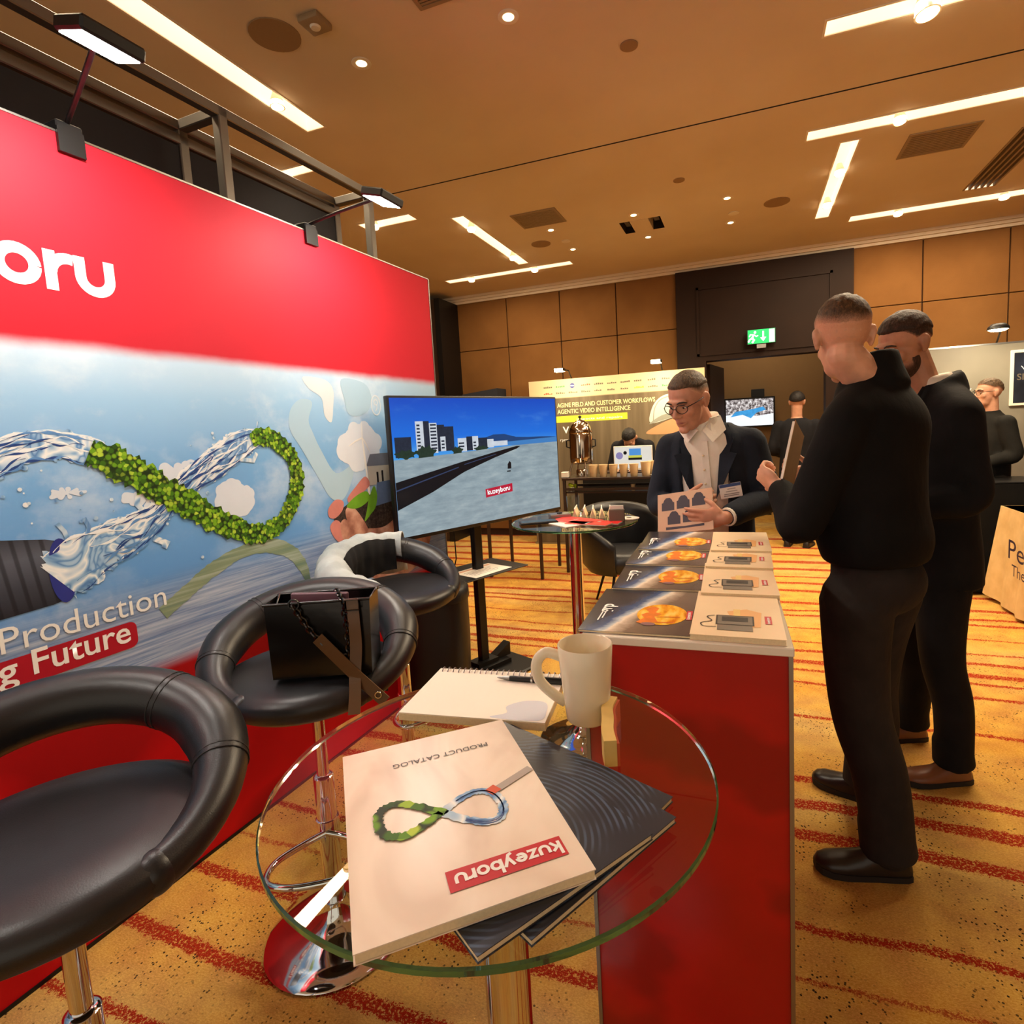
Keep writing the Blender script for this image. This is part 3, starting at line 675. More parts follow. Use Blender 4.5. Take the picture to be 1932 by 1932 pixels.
# ---------------------------------------------------------------- television on a floor stand
t = NT('leather', .38, .5); q = t.coord()
t.out(t.ramp(t.noise(q, 6, 3), [(.3, (20, 20, 22)), (.7, (30, 30, 33))])); t.bump(t.noise(q, 420, 2), .12, .002)
mat('stitch', (44, 42, 42), .7)
TVL, TVR = V((-1.69, 2.42)), V((-1.18, 3.57)); tvc = (TVL+TVR)/2; tva = math.atan2(TVR.y-TVL.y, TVR.x-TVL.x); TW = (TVR-TVL).length/2
tv = thing('television', 'flat television showing a beach with a long black pipe under blue sky', 'television', (tvc.x, tvc.y, .945), tva)
TH_ = .75
mb = MB(); mb.box(-TW, TW, 0, .035, 0, TH_, .006, 2); mb.box(-.3, .3, .035, .06, .15, .5, .01); mb.obj('casing', 'black_plastic', tv, 40)
def emi(name, col, e=1.0, noise=(8, .06)):
    m = mat(name, col, .12, spec=.15, noise=noise, emit=e); b = m.node_tree.nodes['Principled BSDF']
    for l in list(b.inputs['Base Color'].links): m.node_tree.links.remove(l)
    b.inputs['Base Color'].default_value = (.012, .012, .014, 1); return m
SE = .8
t = NT('screen_sky', .12, .15); q = t.coord(); x, y, z = t.sep(q)
sk = t.ramp(t.math('DIVIDE', t.math('SUBTRACT', z, .42), .32, clamp=True), [(0, (70, 160, 236)), (.35, (22, 112, 226)), (1, (12, 74, 196))])
t.out(t.mix(t.math('MULTIPLY', t.smooth(t.noise(t.scale(q, 1, 1, 3), 3, 4), .55, .75), .25), sk, (110, 180, 240)), SE)
t = NT('screen_sand', .12, .15); q = t.coord(); x, y, z = t.sep(q)
sd = t.ramp(t.noise(t.scale(q, 1.2, 1, 5), 6, 6, .6), [(.3, (128, 146, 156)), (.55, (150, 168, 176)), (.75, (172, 186, 190))])
t.out(sd, SE)
W = TW-.012
decal('screen', rect(-W, W, .02, TH_-.012), .001, 'screen_sky', tv)
X = lambda f: -W + 2*W*f
Z_ = lambda f: .02 + (TH_-.032)*f
P2 = lambda L: [(X(a), Z_(b)) for a, b in L]
emi('scr_sea', (62, 128, 196), SE); emi('scr_hill', (26, 66, 120), SE); emi('scr_black', (10, 14, 26), .4); emi('scr_dark', (30, 40, 58), SE, (60, .6)); emi('scr_build', (206, 214, 224), SE, (30, .25)); emi('scr_tree', (30, 52, 40), SE, (80, .5)); emi('scr_hl', (46, 62, 96), SE); emi('scr_red', (190, 24, 56), .8); emi('scr_white', (250, 250, 250), .9)
decal('picture_hills', P2([(.42,.655),(.48,.675),(.55,.705),(.62,.705),(.70,.675),(.78,.668),(.88,.665),(.95,.66),(1,.655),(1,.63),(.42,.62)]), .0016, 'scr_hill', tv)
decal('picture_sea', P2([(.55,.635),(1,.655),(1,.60),(.7,.60)]), .0018, 'scr_sea', tv)
decal('picture_sand', P2([(0,.56),(.3,.575),(.55,.595),(.7,.605),(1,.61),(1,0),(0,0)]), .0020, 'screen_sand', tv)
rb = random.Random(5)
def blk(x0, x1, z0, z1, m, off): return decal('picture_building', P2(rect(x0, x1, z0, z1)), off, m, tv)
blk(.115,.155,.60,.83,'scr_build',.0022); blk(.155,.185,.60,.83,'scr_dark',.0022); blk(.185,.225,.59,.815,'scr_build',.0022); blk(.225,.265,.60,.80,'scr_dark',.0022); blk(.265,.315,.60,.785,'scr_dark',.0022)
blk(.24,.268,.60,.71,'scr_build',.0023); blk(.335,.385,.585,.69,'scr_build',.0022); blk(.385,.42,.59,.70,'scr_dark',.0022); blk(.42,.455,.59,.70,'scr_build',.0022); blk(.455,.51,.595,.685,'scr_dark',.0022); blk(.51,.55,.6,.67,'scr_build',.0022); blk(.01,.09,.575,.72,'scr_dark',.0022); blk(.55,.64,.61,.65,'scr_build',.0022)
pol = [P2(rect(a, a+.016, b, b+.012)) for a in (.121,.19,.205,.245,.34,.355,.425,.47,.025,.055) for b in (.62,.645,.67,.695,.72,.745,.77,.795) if not (a > .33 and b > .66) and not (a < .1 and b > .69) and not (a == .245 and b > .69)]
decals('picture_windows', pol, .0026, 'scr_dark', tv)['kind'] = 'stuff'
for c, w, h in ((.16,.05,.05),(.06,.05,.03),(.33,.03,.03),(.47,.04,.025)): decal('picture_trees', [(X(c)+w*2*W*math.cos(a)*(1+.2*math.sin(5*a)), Z_(.595)+h*TH_*math.sin(a)*(1+.25*math.sin(7*a))) for a in [2*PI*i/30 for i in range(30)]], .0027, 'scr_tree', tv)
decal('picture_sand_strip', P2([(0,.555),(.3,.572),(.6,.60),(.72,.60),(.72,.59),(.35,.545),(0,.46)]), .0029, 'screen_sand', tv)
decal('picture_pipe', P2([(0,.40),(.35,.505),(.55,.56),(.70,.597),(.725,.594),(.70,.575),(.55,.515),(.36,.425),(.18,.30),(0,.20)]), .0032, 'scr_black', tv)
decals('picture_pipe_highlight', [P2([(0,.345),(.33,.47),(.33,.462),(0,.335)]), P2([(.36,.485),(.56,.545),(.56,.54),(.36,.478)])], .0035, 'scr_hl', tv)
decal('picture_pipe_joint', P2([(.335,.50),(.36,.51),(.37,.43),(.345,.415)]), .0036, 'scr_black', tv)
decals('picture_dog', [P2([(.63,.41),(.655,.41),(.655,.46),(.645,.475),(.632,.45)]), P2([(.625,.385),(.65,.385),(.65,.395),(.625,.395)])], .0035, 'scr_black', tv)
decal('picture_logo_band', P2([(.48,.195),(.655,.215),(.655,.285),(.48,.265)]), .0036, 'scr_red', tv)
logo('kuzeyboru', .021, 'scr_white', tv, X(.492), Z_(.215), .0042, ang=.06)
st_ = thing('television_stand', 'black floor stand with shelf carrying the television', 'stand', (-1.57, 3.06, 0), tva)
mb = MB(); mb.box(-.03, .03, -.022, .022, .03, 1.62, .004); mb.obj('pole', 'black_metal', st_)
mb = MB(); mb.box(-.2, .28, -.24, .10, 0, .022, .008); mb.obj('base_plate', 'black_metal', st_)
mb = MB(); mb.prism([(-.16,-.08),(.16,-.08),(.16,.08),(-.16,.08)], .022, .05); mb.box(-.08, .08, -.05, .05, .05, .075); mb.obj('foot_block', 'black_metal', st_)
mb = MB(); mb.add([(.03,-.03,.05),(.2,-.03,.05),(.2,-.03,.13),(.03,.03,.05),(.2,.03,.05),(.2,.03,.13)], [(0,1,2),(5,4,3),(0,3,4,1),(1,4,5,2),(2,5,3,0)]); mb.obj('foot_wedge', 'black_metal', st_)
mb = MB(); mb.box(-.25, .25, -.19, .16, .645, .652, .002); mb.obj('shelf', 'black_metal', st_)
mb = MB(); mb.box(-.05, .05, -.03, -.022, .6, .646); mb.box(-.28, .28, -.06, -.022, 1.24, 1.3); mb.box(-.28, .28, -.06, -.022, 1.48, 1.54); mb.obj('bracket', 'black_metal', st_)
pp = thing('paper_sheet', 'white printed sheet lying on the black stand shelf', 'paper', st_.matrix_basis @ V((-.015, -.06, .6532)), tva+.06)
mb = MB(); mb.box(-.15, .15, -.105, .105, 0, .0012); mb.obj('sheet', 'paper', pp)
mat('print_grey', (150, 140, 136), .6); mat('print_peach', (226, 170, 140), .6)
decals('printed_lines', [rect(-.12, .1-.02*(i % 3), .03-.022*i, .036-.022*i) for i in range(5)], .0016, 'print_grey', pp, 'xy'); decal('heading_strip', rect(-.13, .13, .065, .09), .0016, 'print_peach', pp, 'xy')
cb = MB(); cb.tube([(-1.60,3.09,1.1),(-1.72,3.06,.95),(-1.74,3.1,.7),(-1.76,2.98,.45),(-1.765,2.92,.12),(-1.76,2.86,.006)], .004, 8)
tag(cb.obj('power_cable', 'black_plastic', None, 60), 'thin black cable drooping beside the television stand', 'cable')

# ---------------------------------------------------------------- bar stools
def make_stool(label):
    root = thing('bar_stool', label, 'stool', (0,0,0), 0, 'black leather bar stools with ring backs')
    # seat: rounded cushion, front is -y
    SZ = .78; rings = []
    prof = [(.02, .0), (.16, -.002), (.205, .004), (.228, .022), (.236, .045), (.228, .066), (.2, .080), (.12, .086), (.02, .087)]
    for r, h in prof:
        ring = []
        for j in range(48):
            a = 2*PI*j/48; k = r*(1.0 - .06*max(0, math.sin(a)))
            dip = -.012*math.exp(-((r/.14)**2)) if h > .06 else 0
            tilt = .012*max(0, -math.sin(a))*(r/.236)
            ring.append((k*math.cos(a)*1.06, k*math.sin(a)-.02, SZ+h+dip-tilt))
        rings.append(ring)
    MB().loft(rings).obj('seat', 'leather', root, 60)
    # ring back: tube dropping from the back to the seat front corners
    pts = []; rr = []; N = 46; A0 = math.radians(34)
    for i in range(N+1):
        a = -PI/2 + A0 + (2*PI-2*A0)*i/N      # from front right round the back
        f = (1-math.cos((2*PI)*i/N))/2         # 0 at the ends, 1 at the back
        pts.append((.252*math.cos(a), .228*math.sin(a)+.012, SZ+.035 + .165*f**.75)); rr.append(.034 + .024*min(1, f*2.2))
    mb = MB(); mb.tube(pts, rr, 22, up=(0, 0, 1)); o = mb.obj('ring_back', 'leather', root, 80)
    mb = MB(); e0 = pts[0]; e1 = pts[-1]
    mb.ell(e0, (.036,)*3); mb.obj('end_cap', 'leather', root, 80); mb = MB(); mb.ell(e1, (.036,)*3); mb.obj('end_cap', 'leather', root, 80)
    for i in (8, 16, 30, 38):                    # twin stitch seams round the tube
        for dd in (-.006, .006):
            T = (V(pts[i+1])-V(pts[i-1])).normalized(); up = (V((0,0,1))-T*T.z).normalized(); w = T.cross(up); c = V(pts[i])+T*dd
            mb = MB(); mb.tube([c+(up*math.cos(2*PI*k/26)+w*math.sin(2*PI*k/26))*(rr[i]+.0002) for k in range(26)], .0014, 5, closed=True); mb.obj('seam', 'stitch', root, 60)
    mb = MB(); mb.lathe([(.10, SZ-.012), (.12, SZ-.004), (.12, SZ+.01), (.02, SZ+.012)], 24); mb.obj('seat_plate', 'black_metal', root, 40)
    mb = MB(); mb.cyl((0,0,.42), (0,0,SZ-.01), .0175, None, 24); mb.obj('gas_lift', 'chrome', root, 40)
    mb = MB(); mb.lathe([(.0285, .06), (.0285, .50), (.024, .505), (.018, .506)], 28); mb.obj('column', 'chrome', root, 40)
    mb = MB(); mb.lathe([(.001, .0), (.205, .0), (.207, .006), (.2, .014), (.15, .026), (.09, .042), (.055, .062), (.038, .088), (.032, .11), (.001, .112)], 48); mb.obj('base', 'chrome', root, 50)
    mb = MB(); mb.tube([(p.x, p.y, p.z) for p in catmull([(0,-.028,.34),(-.06,-.05,.33),(-.125,-.1,.325),(-.13,-.17,.325),(-.06,-.205,.325),(.06,-.205,.325),(.13,-.17,.325),(.125,-.1,.325),(.06,-.05,.33),(0,-.028,.34)], 5)], .009, 10); mb.obj('footrest', 'chrome', root, 60)
    mb = MB(); mb.lathe([(.033, .31), (.033, .37), (.0285, .372)], 24); mb.obj('collar', 'chrome', root, 40)
    mb = MB(); mb.tube([(.03,0,SZ-.02),(.12,.02,SZ-.035),(.2,.035,SZ-.06)], .005, 8); mb.obj('lift_lever', 'black_metal', root, 60)
    return root
def face(dx, dy): return math.atan2(dy, dx) + PI/2          # rotz so that local -y looks along (dx, dy)
s1_ = make_stool('black leather ring-back stool in the left foreground, cut by the frame')
s2_ = dup(s1_, (-1.19, 1.24, 0), face(.52, -.85), 'black leather ring-back stool with the handbag on its seat')
s3_ = dup(s1_, (-1.42, 2.0, 0), face(.93, -.37), 'black leather ring-back stool with the grey jacket on it')
s1_.location = (-1.12, .55, 0); s1_.rotation_euler = (0, 0, face(.8, -.6)); s1_.matrix_basis = MX.LocRotScale(V(s1_.location), s1_.rotation_euler, None)
S3 = s3_.matrix_basis

# grey jacket draped over the third stool's ring
t = NT('jacket_cloth', .8, .2); q = t.coord()
t.out(t.ramp(t.noise(q, 7, 4), [(.3, (150, 158, 160)), (.7, (190, 196, 196))])); t.bump(t.noise(t.scale(q, 1, 1, .4), 22, 4, .6), .5, .01)
jk = thing('jacket', 'pale grey jacket with black lining draped over the far stool', 'jacket', s3_.location, s3_.rotation_euler.z)
mat('jacket_lining', (12, 12, 14), .9)
def saddle(a0, a1, n, outer, inner, R0, thick, inner_only=False):
    rings = []
    for i in range(n+1):
        a = a0+(a1-a0)*i/n; f = (1-math.cos(a-(-PI/2)))/2
        cz = .815+.165*f**.75; c = V((.252*math.cos(a), .228*math.sin(a)+.012, cz)); o = V((math.cos(a), math.sin(a), 0))
        prof = []
        e = outer*(1+.10*math.sin(5*a)+.05*math.sin(13*a)); f_ = inner*(1+.12*math.sin(4*a+1)); r_a = R0+.004*math.sin(9*a)+.003*math.sin(23*a+1)
        if not inner_only:
            for k in range(9):
                h = -e*(1-k/8.0); prof.append(c+o*(r_a+.010*math.sin(11*a+k*.6)*(-h/e)+.03*(-h/e))+V((0,0,h)))
        for k in range(1, 9):
            b = PI*k/9
            if inner_only and k < 7: continue
            prof.append(c+o*r_a*math.cos(b)+V((0,0,r_a*math.sin(b)*1.08)))
        for k in range(8):
            h = -f_*(k+1)/8.0; prof.append(c-o*(r_a+.004*math.sin(13*a+k*.7)*(k/8)-.01*(k/8))+V((0,0,h)))
        inn = [c+(p_-c)*(1-thick/((p_-c).length)) for p_ in reversed(prof)]
        rings.append(prof+inn)
    return rings
MB().loft(saddle(math.radians(48), math.radians(226), 60, .15, .03, .068, .006)).obj('cloth', 'jacket_cloth', jk, 80)
MB().loft(saddle(math.radians(56), math.radians(150), 30, .03, .10, .074, .006, True)).obj('lining', 'jacket_lining', jk, 80)

# oval transport case behind it
cs = thing('transport_case', 'upright black oval plastic case standing behind the far stool', 'case', (-1.605, 2.60, 0), .3)
def oval(rx, ry, z, n=40): return [(rx*math.copysign(abs(math.cos(2*PI*j/n))**.75, math.cos(2*PI*j/n)), ry*math.copysign(abs(math.sin(2*PI*j/n))**.75, math.sin(2*PI*j/n)), z) for j in range(n)]
MB().loft([oval(.15,.11,0), oval(.16,.12,.02), oval(.175,.13,.4), oval(.175,.13,.6)]).obj('body', 'black_plastic', cs, 50)
MB().loft([oval(.18,.135,.6), oval(.183,.138,.61), oval(.18,.135,.66), oval(.16,.115,.68)]).obj('lid', 'black_plastic', cs, 50)
mb = MB(); mb.tube([(-.06,0,.68),(-.05,0,.715),(.05,0,.715),(.06,0,.68)], .009, 8); mb.obj('carry_handle', 'black_metal', cs, 60)

# handbag on the second stool
mat('patent_leather', (14, 12, 11), .2, spec=.6, bump=(16, .06)); mat('strap_leather', (92, 64, 34), .3); mat('gunmetal', (70, 68, 66), .25, metal=1.0); mat('tablet_pink', (120, 86, 98), .35)
hb = thing('handbag', 'glossy black handbag with chain and brown strap on the stool seat', 'bag', (-1.08, 1.185, .866), .42)
def trap(w0, w1, d0, d1, h0, h1): return [[(-w0,-d0,h0),(w0,-d0,h0),(w0,d0,h0),(-w0,d0,h0)], [(-w1,-d1,h1),(w1,-d1,h1),(w1,d1,h1),(-w1,d1,h1)]]
r0, r1 = trap(.128,.135,.055,.05,.0,.20)
mb = MB(); mb.loft([r0, r1], cap=False); mb.add(r0, [(3,2,1,0)]); mb.add([(x*.97,y*.9,.15) for x,y,z in r1], [(0,1,2,3)]); mb.obj('body', 'patent_leather', hb)
for y_ in (-.052, .052):
    mb = MB(); mb.tube([(-.137,y_,.2),(.137,y_,.2)], .004, 8); mb.obj('rim', 'patent_leather', hb, 60)
for x_ in (-.132, .132):
    mb = MB(); mb.tube([(x_,-.05,.2),(x_*.93,0,.185),(x_,.05,.2)], .004, 8); mb.obj('rim', 'patent_leather', hb, 60)
mb = MB(); mb.box(-.09, .06, -.012, -.002, .03, .213, .003); mb.xf(MX.Rotation(.05, 4, 'Y')); mb.obj('tablet', 'tablet_pink', hb)
def chain(pts, s=.011):
    P = []; 
    for a, b in zip(pts, pts[1:]):
        a = V(a); b = V(b); n = max(1, int((b-a).length/(s*1.25)))
        P += [(a+(b-a)*(i/n), (b-a).normalized()) for i in range(n)]
    for i, (p_, d_) in enumerate(P):
        side = d_.cross(V((0,-1,0))).normalized() if i % 2 else V((0,-1,0)); side = (side-d_*side.dot(d_)).normalized()
        mb = MB(); mb.tube([p_+d_*math.cos(2*PI*k/10)*s*.95+side*math.sin(2*PI*k/10)*s*.6 for k in range(10)], s*.24, 5, closed=True); mb.obj('chain_link', 'gunmetal', hb, 60)
chain([(-.055,-.06,.19),(-.02,-.063,.13),(.02,-.066,.08),(.05,-.068,.045)]); chain([(.05,-.068,.045),(.075,-.066,.06),(.075,-.066,.14),(.07,-.062,.2),(.03,.02,.215)])
mb = MB(); mb.tube([V((-.055,-.06,.2))+V((math.cos(2*PI*k/14)*.013, 0, math.sin(2*PI*k/14)*.013)) for k in range(14)], .0028, 6, closed=True); mb.obj('ring', 'gunmetal', hb, 60)
def strap(pts, w, name='strap'):
    c = catmull(pts, 6); mb = MB(); n = len(c); rings = []
    for i in range(n):
        T = (c[min(i+1,n-1)]-c[max(i-1,0)]).normalized(); nn = V((0,-1,0)); s_ = T.cross(nn).normalized(); nn = s_.cross(T)
        rings.append([c[i]+s_*w/2+nn*.0015, c[i]-s_*w/2+nn*.0015, c[i]-s_*w/2-nn*.0015, c[i]+s_*w/2-nn*.0015])
    mb.loft(rings); return mb.obj(name, 'strap_leather', hb)
strap([(.093,-.06,.205),(.095,-.066,.15),(.096,-.07,.08),(.09,-.08,.01),(.092,-.1,-.03),(.093,-.13,-.075)], .03)
strap([(0.0,-.07,.11),(.04,-.075,.065),(.09,-.082,.01),(.14,-.09,-.04),(.165,-.094,-.065)], .032)
mb = MB(); mb.tube([V((.148,-.0945,-.045))+V((math.cos(2*PI*k/14)*.008,0,math.sin(2*PI*k/14)*.008)) for k in range(14)], .0022, 6, closed=True); mb.obj('eyelet', 'chrome', hb, 60)
mb = MB(); mb.tube([V((.093,-.068,.19))+V(d) for d in ((-.018,0,-.014),(.018,0,-.014),(.018,0,.014),(-.018,0,.014))], .0025, 6, closed=True); mb.obj('buckle', 'gunmetal', hb, 60)

# ---------------------------------------------------------------- glass tables
gm = bpy.data.materials.new('table_glass'); gm.use_nodes = True; MATS['table_glass'] = gm; nt = gm.node_tree; n_ = nt.nodes; n_.remove(n_['Principled BSDF'])
tr = n_.new('ShaderNodeBsdfTransparent'); tr.inputs[0].default_value = (.93, .97, .95, 1); gl = n_.new('ShaderNodeBsdfGlossy'); gl.inputs['Roughness'].default_value = .01
fz = n_.new('ShaderNodeFresnel'); fz.inputs[0].default_value = 1.5; ms = n_.new('ShaderNodeMixShader'); ng = n_.new('ShaderNodeTexNoise'); ng.inputs['Scale'].default_value = 5
mm = n_.new('ShaderNodeMath'); mm.operation = 'MULTIPLY_ADD'; mm.inputs[1].default_value = .006; nt.links.new(ng.outputs[0], mm.inputs[0]); nt.links.new(fz.outputs[0], mm.inputs[2])
gb = n_.new('ShaderNodeNewGeometry'); sb = n_.new('ShaderNodeMath'); sb.operation = 'SUBTRACT'; sb.inputs[0].default_value = 1.0; nt.links.new(gb.outputs['Backfacing'], sb.inputs[1]); mk = n_.new('ShaderNodeMath'); mk.operation = 'MULTIPLY'; nt.links.new(mm.outputs[0], mk.inputs[0]); nt.links.new(sb.outputs[0], mk.inputs[1]); nt.links.new(mk.outputs[0], ms.inputs[0]); nt.links.new(tr.outputs[0], ms.inputs[1]); nt.links.new(gl.outputs[0], ms.inputs[2]); nt.links.new(ms.outputs[0], n_['Material Output'].inputs[0])
em_ = mat('glass_edge', (38, 110, 84), .05, spec=.8, trans=.75, ior=1.5, noise=(6, .3))
def glass_table(label, loc, r, zt):
    root = thing('glass_table', label, 'table', loc, 0, 'round glass standing tables')
    mb = MB(); mb.lathe([(.001, zt-.009), (r-.002, zt-.009), (r, zt-.007), (r, zt-.002), (r-.002, zt), (.001, zt)], 96)
    o = mb.obj('glass_top', 'table_glass', root, 30); o.data.materials.append(em_)
    for p_ in o.data.polygons:
        if abs(p_.normal.z) < .9: p_.material_index = 1
    mb = MB(); mb.lathe([(.001, zt-.020), (.07, zt-.020), (.075, zt-.014), (.075, zt-.0095), (.001, zt-.0092)], 36); mb.obj('top_plate', 'chrome', root, 40)
    mb = MB(); mb.cyl((0,0,.05), (0,0,zt-.018), .03, None, 32); mb.obj('column', 'chrome', root, 40)
    mb = MB(); mb.lathe([(.001, 0), (.21, 0), (.212, .006), (.205, .013), (.15, .024), (.09, .04), (.055, .065), (.036, .10), (.001, .102)], 48); mb.obj('base', 'chrome', root, 50)
    return root
ZT = 1.06
TC = V((-.307, .608))
glass_table('round glass standing table in the foreground, holding catalogues and a mug', (TC.x, TC.y, 0), .272, ZT)
glass_table('round glass standing table behind the television, strewn with red leaflets', (-.755, 2.47, 0), .29, ZT)

# ---- things on the foreground table
t = NT('cover_cream', .3, .45); q = t.coord()
cr = t.ramp(t.noise(t.scale(t.n.new('ShaderNodeTexCoord').outputs['Object'], 1, .5, 1), 9, 3, .5, 1.2), [(.3, (214, 192, 172)), (.5, (236, 220, 202)), (.7, (246, 236, 222))])
t.out(cr)
t = NT('cover_navy', .3, .45); q = t.coord(); x, y, z = t.sep(q)
d_ = t.math('SQRT', t.math('ADD', t.math('POWER', t.math('ADD', x, .02), 2.0), t.math('POWER', t.math('ADD', y, .05), 2.0)))
wv = t.math('SINE', t.math('MULTIPLY', d_, 900.0)); rip = t.math('MULTIPLY', t.smooth(wv, -.2, 1), t.smooth(t.noise(q, 12, 2), .42, .6))
t.out(t.mix(t.math('MULTIPLY', rip, .55), t.ramp(t.noise(q, 5, 2), [(.3, (30, 34, 46)), (.7, (44, 50, 64))]), (92, 116, 150)))
def booklet(name, label, cx, cy, z, w, h, ang, cover, th=.009, cat='catalogue', group=None, curl=0.0):
    root = thing(name, label, cat, (cx, cy, z), ang, group)
    mb = MB(); mb.box(-w/2+.001, w/2-.0015, -h/2+.001, h/2-.001, .001, th-.001); mb.obj('pages', 'paper_edge', root)
    mb = MB(); nx = 10; vs = []; fs = []
    for lev in (0, 1):
        for i in range(nx+1):
            x_ = -w/2+w*i/nx; lift = curl*(i/nx)**3
            for y_ in (-h/2, h/2): vs.append((x_, y_, th-.001+lift+(.0009 if lev else 0)))
    m_ = 2*(nx+1)
    for i in range(nx):
        a = 2*i; fs += [(m_+a, m_+a+2, m_+a+3, m_+a+1), (a+1, a+3, a+2, a), (a, a+2, m_+a+2, m_+a), (a+3, a+1, m_+a+1, m_+a+3)]
    fs += [(1, 0, m_, m_+1), (m_-2, m_-1, 2*m_-1, 2*m_-2)]
    mb.add(vs, fs); mb.obj('cover', cover, root, 30)
    mb = MB(); mb.box(-w/2, w/2, -h/2, h/2, 0, .001); mb.obj('back_cover', cover, root)
    return root
D1a = math.atan2(.537, -.844) - PI/2
booklet('dark_catalogue', 'dark blue catalogue at the bottom of the fanned pile', -.253, .560, ZT, .20, .285, math.atan2(.384, -.923)-PI/2, 'cover_navy', .007, group='dark blue catalogues on the glass table')
booklet('dark_catalogue', 'dark blue catalogue in the middle of the fanned pile', -.247, .533, ZT+.0075, .20, .285, D1a+.08, 'cover_navy', .007, group='dark blue catalogues on the glass table')
booklet('dark_catalogue', 'dark blue catalogue directly under the cream product catalogue', -.266, .5065, ZT+.015, .20, .285, D1a, 'cover_navy', .007, group='dark blue catalogues on the glass table')
ca = booklet('product_catalogue', 'cream product catalogue with a water infinity loop, on top of the pile', -.302, .4855, ZT+.0225, .205, .288, math.radians(-139.3), 'cover_cream', .010)
OZ = .0105
mat('title_grey', (70, 66, 66), .5)
text('PRODUCT CATALOG', 'title_grey', ca, (-.068, -.098), width=.115, off=OZ, plane='xy')
decal('logo_band', rect(-.088, .022, .093, .118), OZ, 'red_print', ca, 'xy')
logo('kuzeyboru', .0117, 'white_print', ca, -.0855, .0985, OZ+.0003, 'xy')
mat('pipe_grey', (176, 166, 158), .5); mat('pipe_orange', (214, 84, 44), .5)
L8 = []
for i in range(145):
    a = 2*PI*i/144; L8.append((.010+.062*math.sin(a), .012+.026*math.sin(2*a)-.18*.062*math.sin(a)))
ribbon('water_loop', L8[71:145], .010, OZ+.0003, 'water_print', ca, 'xy', rough=.22); ribbon('leaf_loop', L8[0:74], .010, OZ+.0008, 'leaf_print', ca, 'xy', rough=.3)
for dd, m_ in ((.004, 'water_deep'), (-.004, 'water_mid'), (.0, 'water_deep')):
    ribbon('water_line', [(x_*(1+dd*6)+dd*.3, y_*(1+dd*14)) for x_, y_ in L8[80:138]], .0013, OZ+.0006, m_, ca, 'xy', rough=.5)
ribbon('pipe_picture', [(-.1,-.022),(-.052,-.0)], .010, OZ+.0004, 'pipe_grey', ca, 'xy'); ribbon('pipe_collar', [(-.055,-.004),(-.044,.002)], .013, OZ+.0006, 'pipe_orange', ca, 'xy')
# spiral notebook
nb = thing('spiral_notebook', 'open spiral notebook with blank cream pages', 'notebook', (-.392, .768, ZT), math.radians(6.5))
mb = MB(); mb.box(-.113, .113, -.08, .078, .0, .0115, .0008); mb.obj('page_block', 'paper_edge', nb)
mb = MB(); mb.box(-.1125, .1125, -.0795, .0775, .0115, .0125); mb.obj('top_page', 'paper', nb)
for i in range(22):
    xx = -.104+.208*i/21; mb = MB(); mb.tube([(xx, .072+.009*math.cos(2*PI*k/10), .008+.009*math.sin(2*PI*k/10)) for k in range(10)], .0009, 5, closed=True); mb.obj('wire_loop', 'brushed_metal', nb, 60)
mat('map_blue', (206, 210, 220), .6)
decal('map_print', [(p.x, p.y) for p in catmull([(.03,-.075),(.05,-.06),(.045,-.04),(.07,-.02),(.1,-.022),(.108,-.05),(.1,-.076)], 5, True)], .0128, 'map_blue', nb, 'xy')
text('NOTES', 'print_grey', nb, (-.105, -.06), width=.012, off=.0128, plane='xy', ang=1.2) if False else None
pn = thing('ballpoint_pen', 'black ballpoint pen lying on the notebook', 'pen', (-.335, .818, ZT+.0165), math.radians(4))
mb = MB(); mb.tube([(-.06,0,0),(-.055,0,0),(-.038,0,0)], [.001,.002,.004], 12); mb.obj('tip', 'brushed_metal', pn, 60)
mb = MB(); mb.tube([(-.038,0,0),(-.03,0,0),(.05,0,0),(.056,0,0)], [.004,.0045,.0045,.003], 12); mb.obj('barrel', 'black_plastic', pn, 50)
mb = MB(); mb.box(.0, .05, -.0015, .0015, .0045, .0065); mb.obj('clip', 'black_metal', pn)
mb = MB(); mb.lathe([(.0047,-.001),(.0048,.0),(.0047,.002)], 12); mb.xf(MX.Rotation(PI/2, 4, 'Y')); mb.obj('ring', 'chrome', pn, 60)
# mug
mat('mug_glaze', (238, 224, 196), .18, spec=.6, noise=(30, .04)); mat('coffee_stain', (196, 150, 92), .5)
mg = thing('mug', 'tall cream ceramic mug on the foreground glass table', 'mug', (-.223, .752, ZT), 0)
MB().lathe([(.001,.0),(.028,.0),(.031,.003),(.0335,.03),(.0375,.08),(.0395,.112),(.0385,.1135),(.0365,.112),(.0345,.08),(.0305,.03),(.028,.008),(.001,.006)], 48).obj('cup', 'mug_glaze', mg, 60)
hp = catmull([(-.036,-.004,.092),(-.056,-.012,.099),(-.069,-.017,.084),(-.066,-.016,.058),(-.048,-.010,.036),(-.033,-.002,.022)], 6)
mb = MB(); mb.tube(hp, [.0062]*len(hp), 12, flat=1.3); mb.obj('handle', 'mug_glaze', mg, 70)
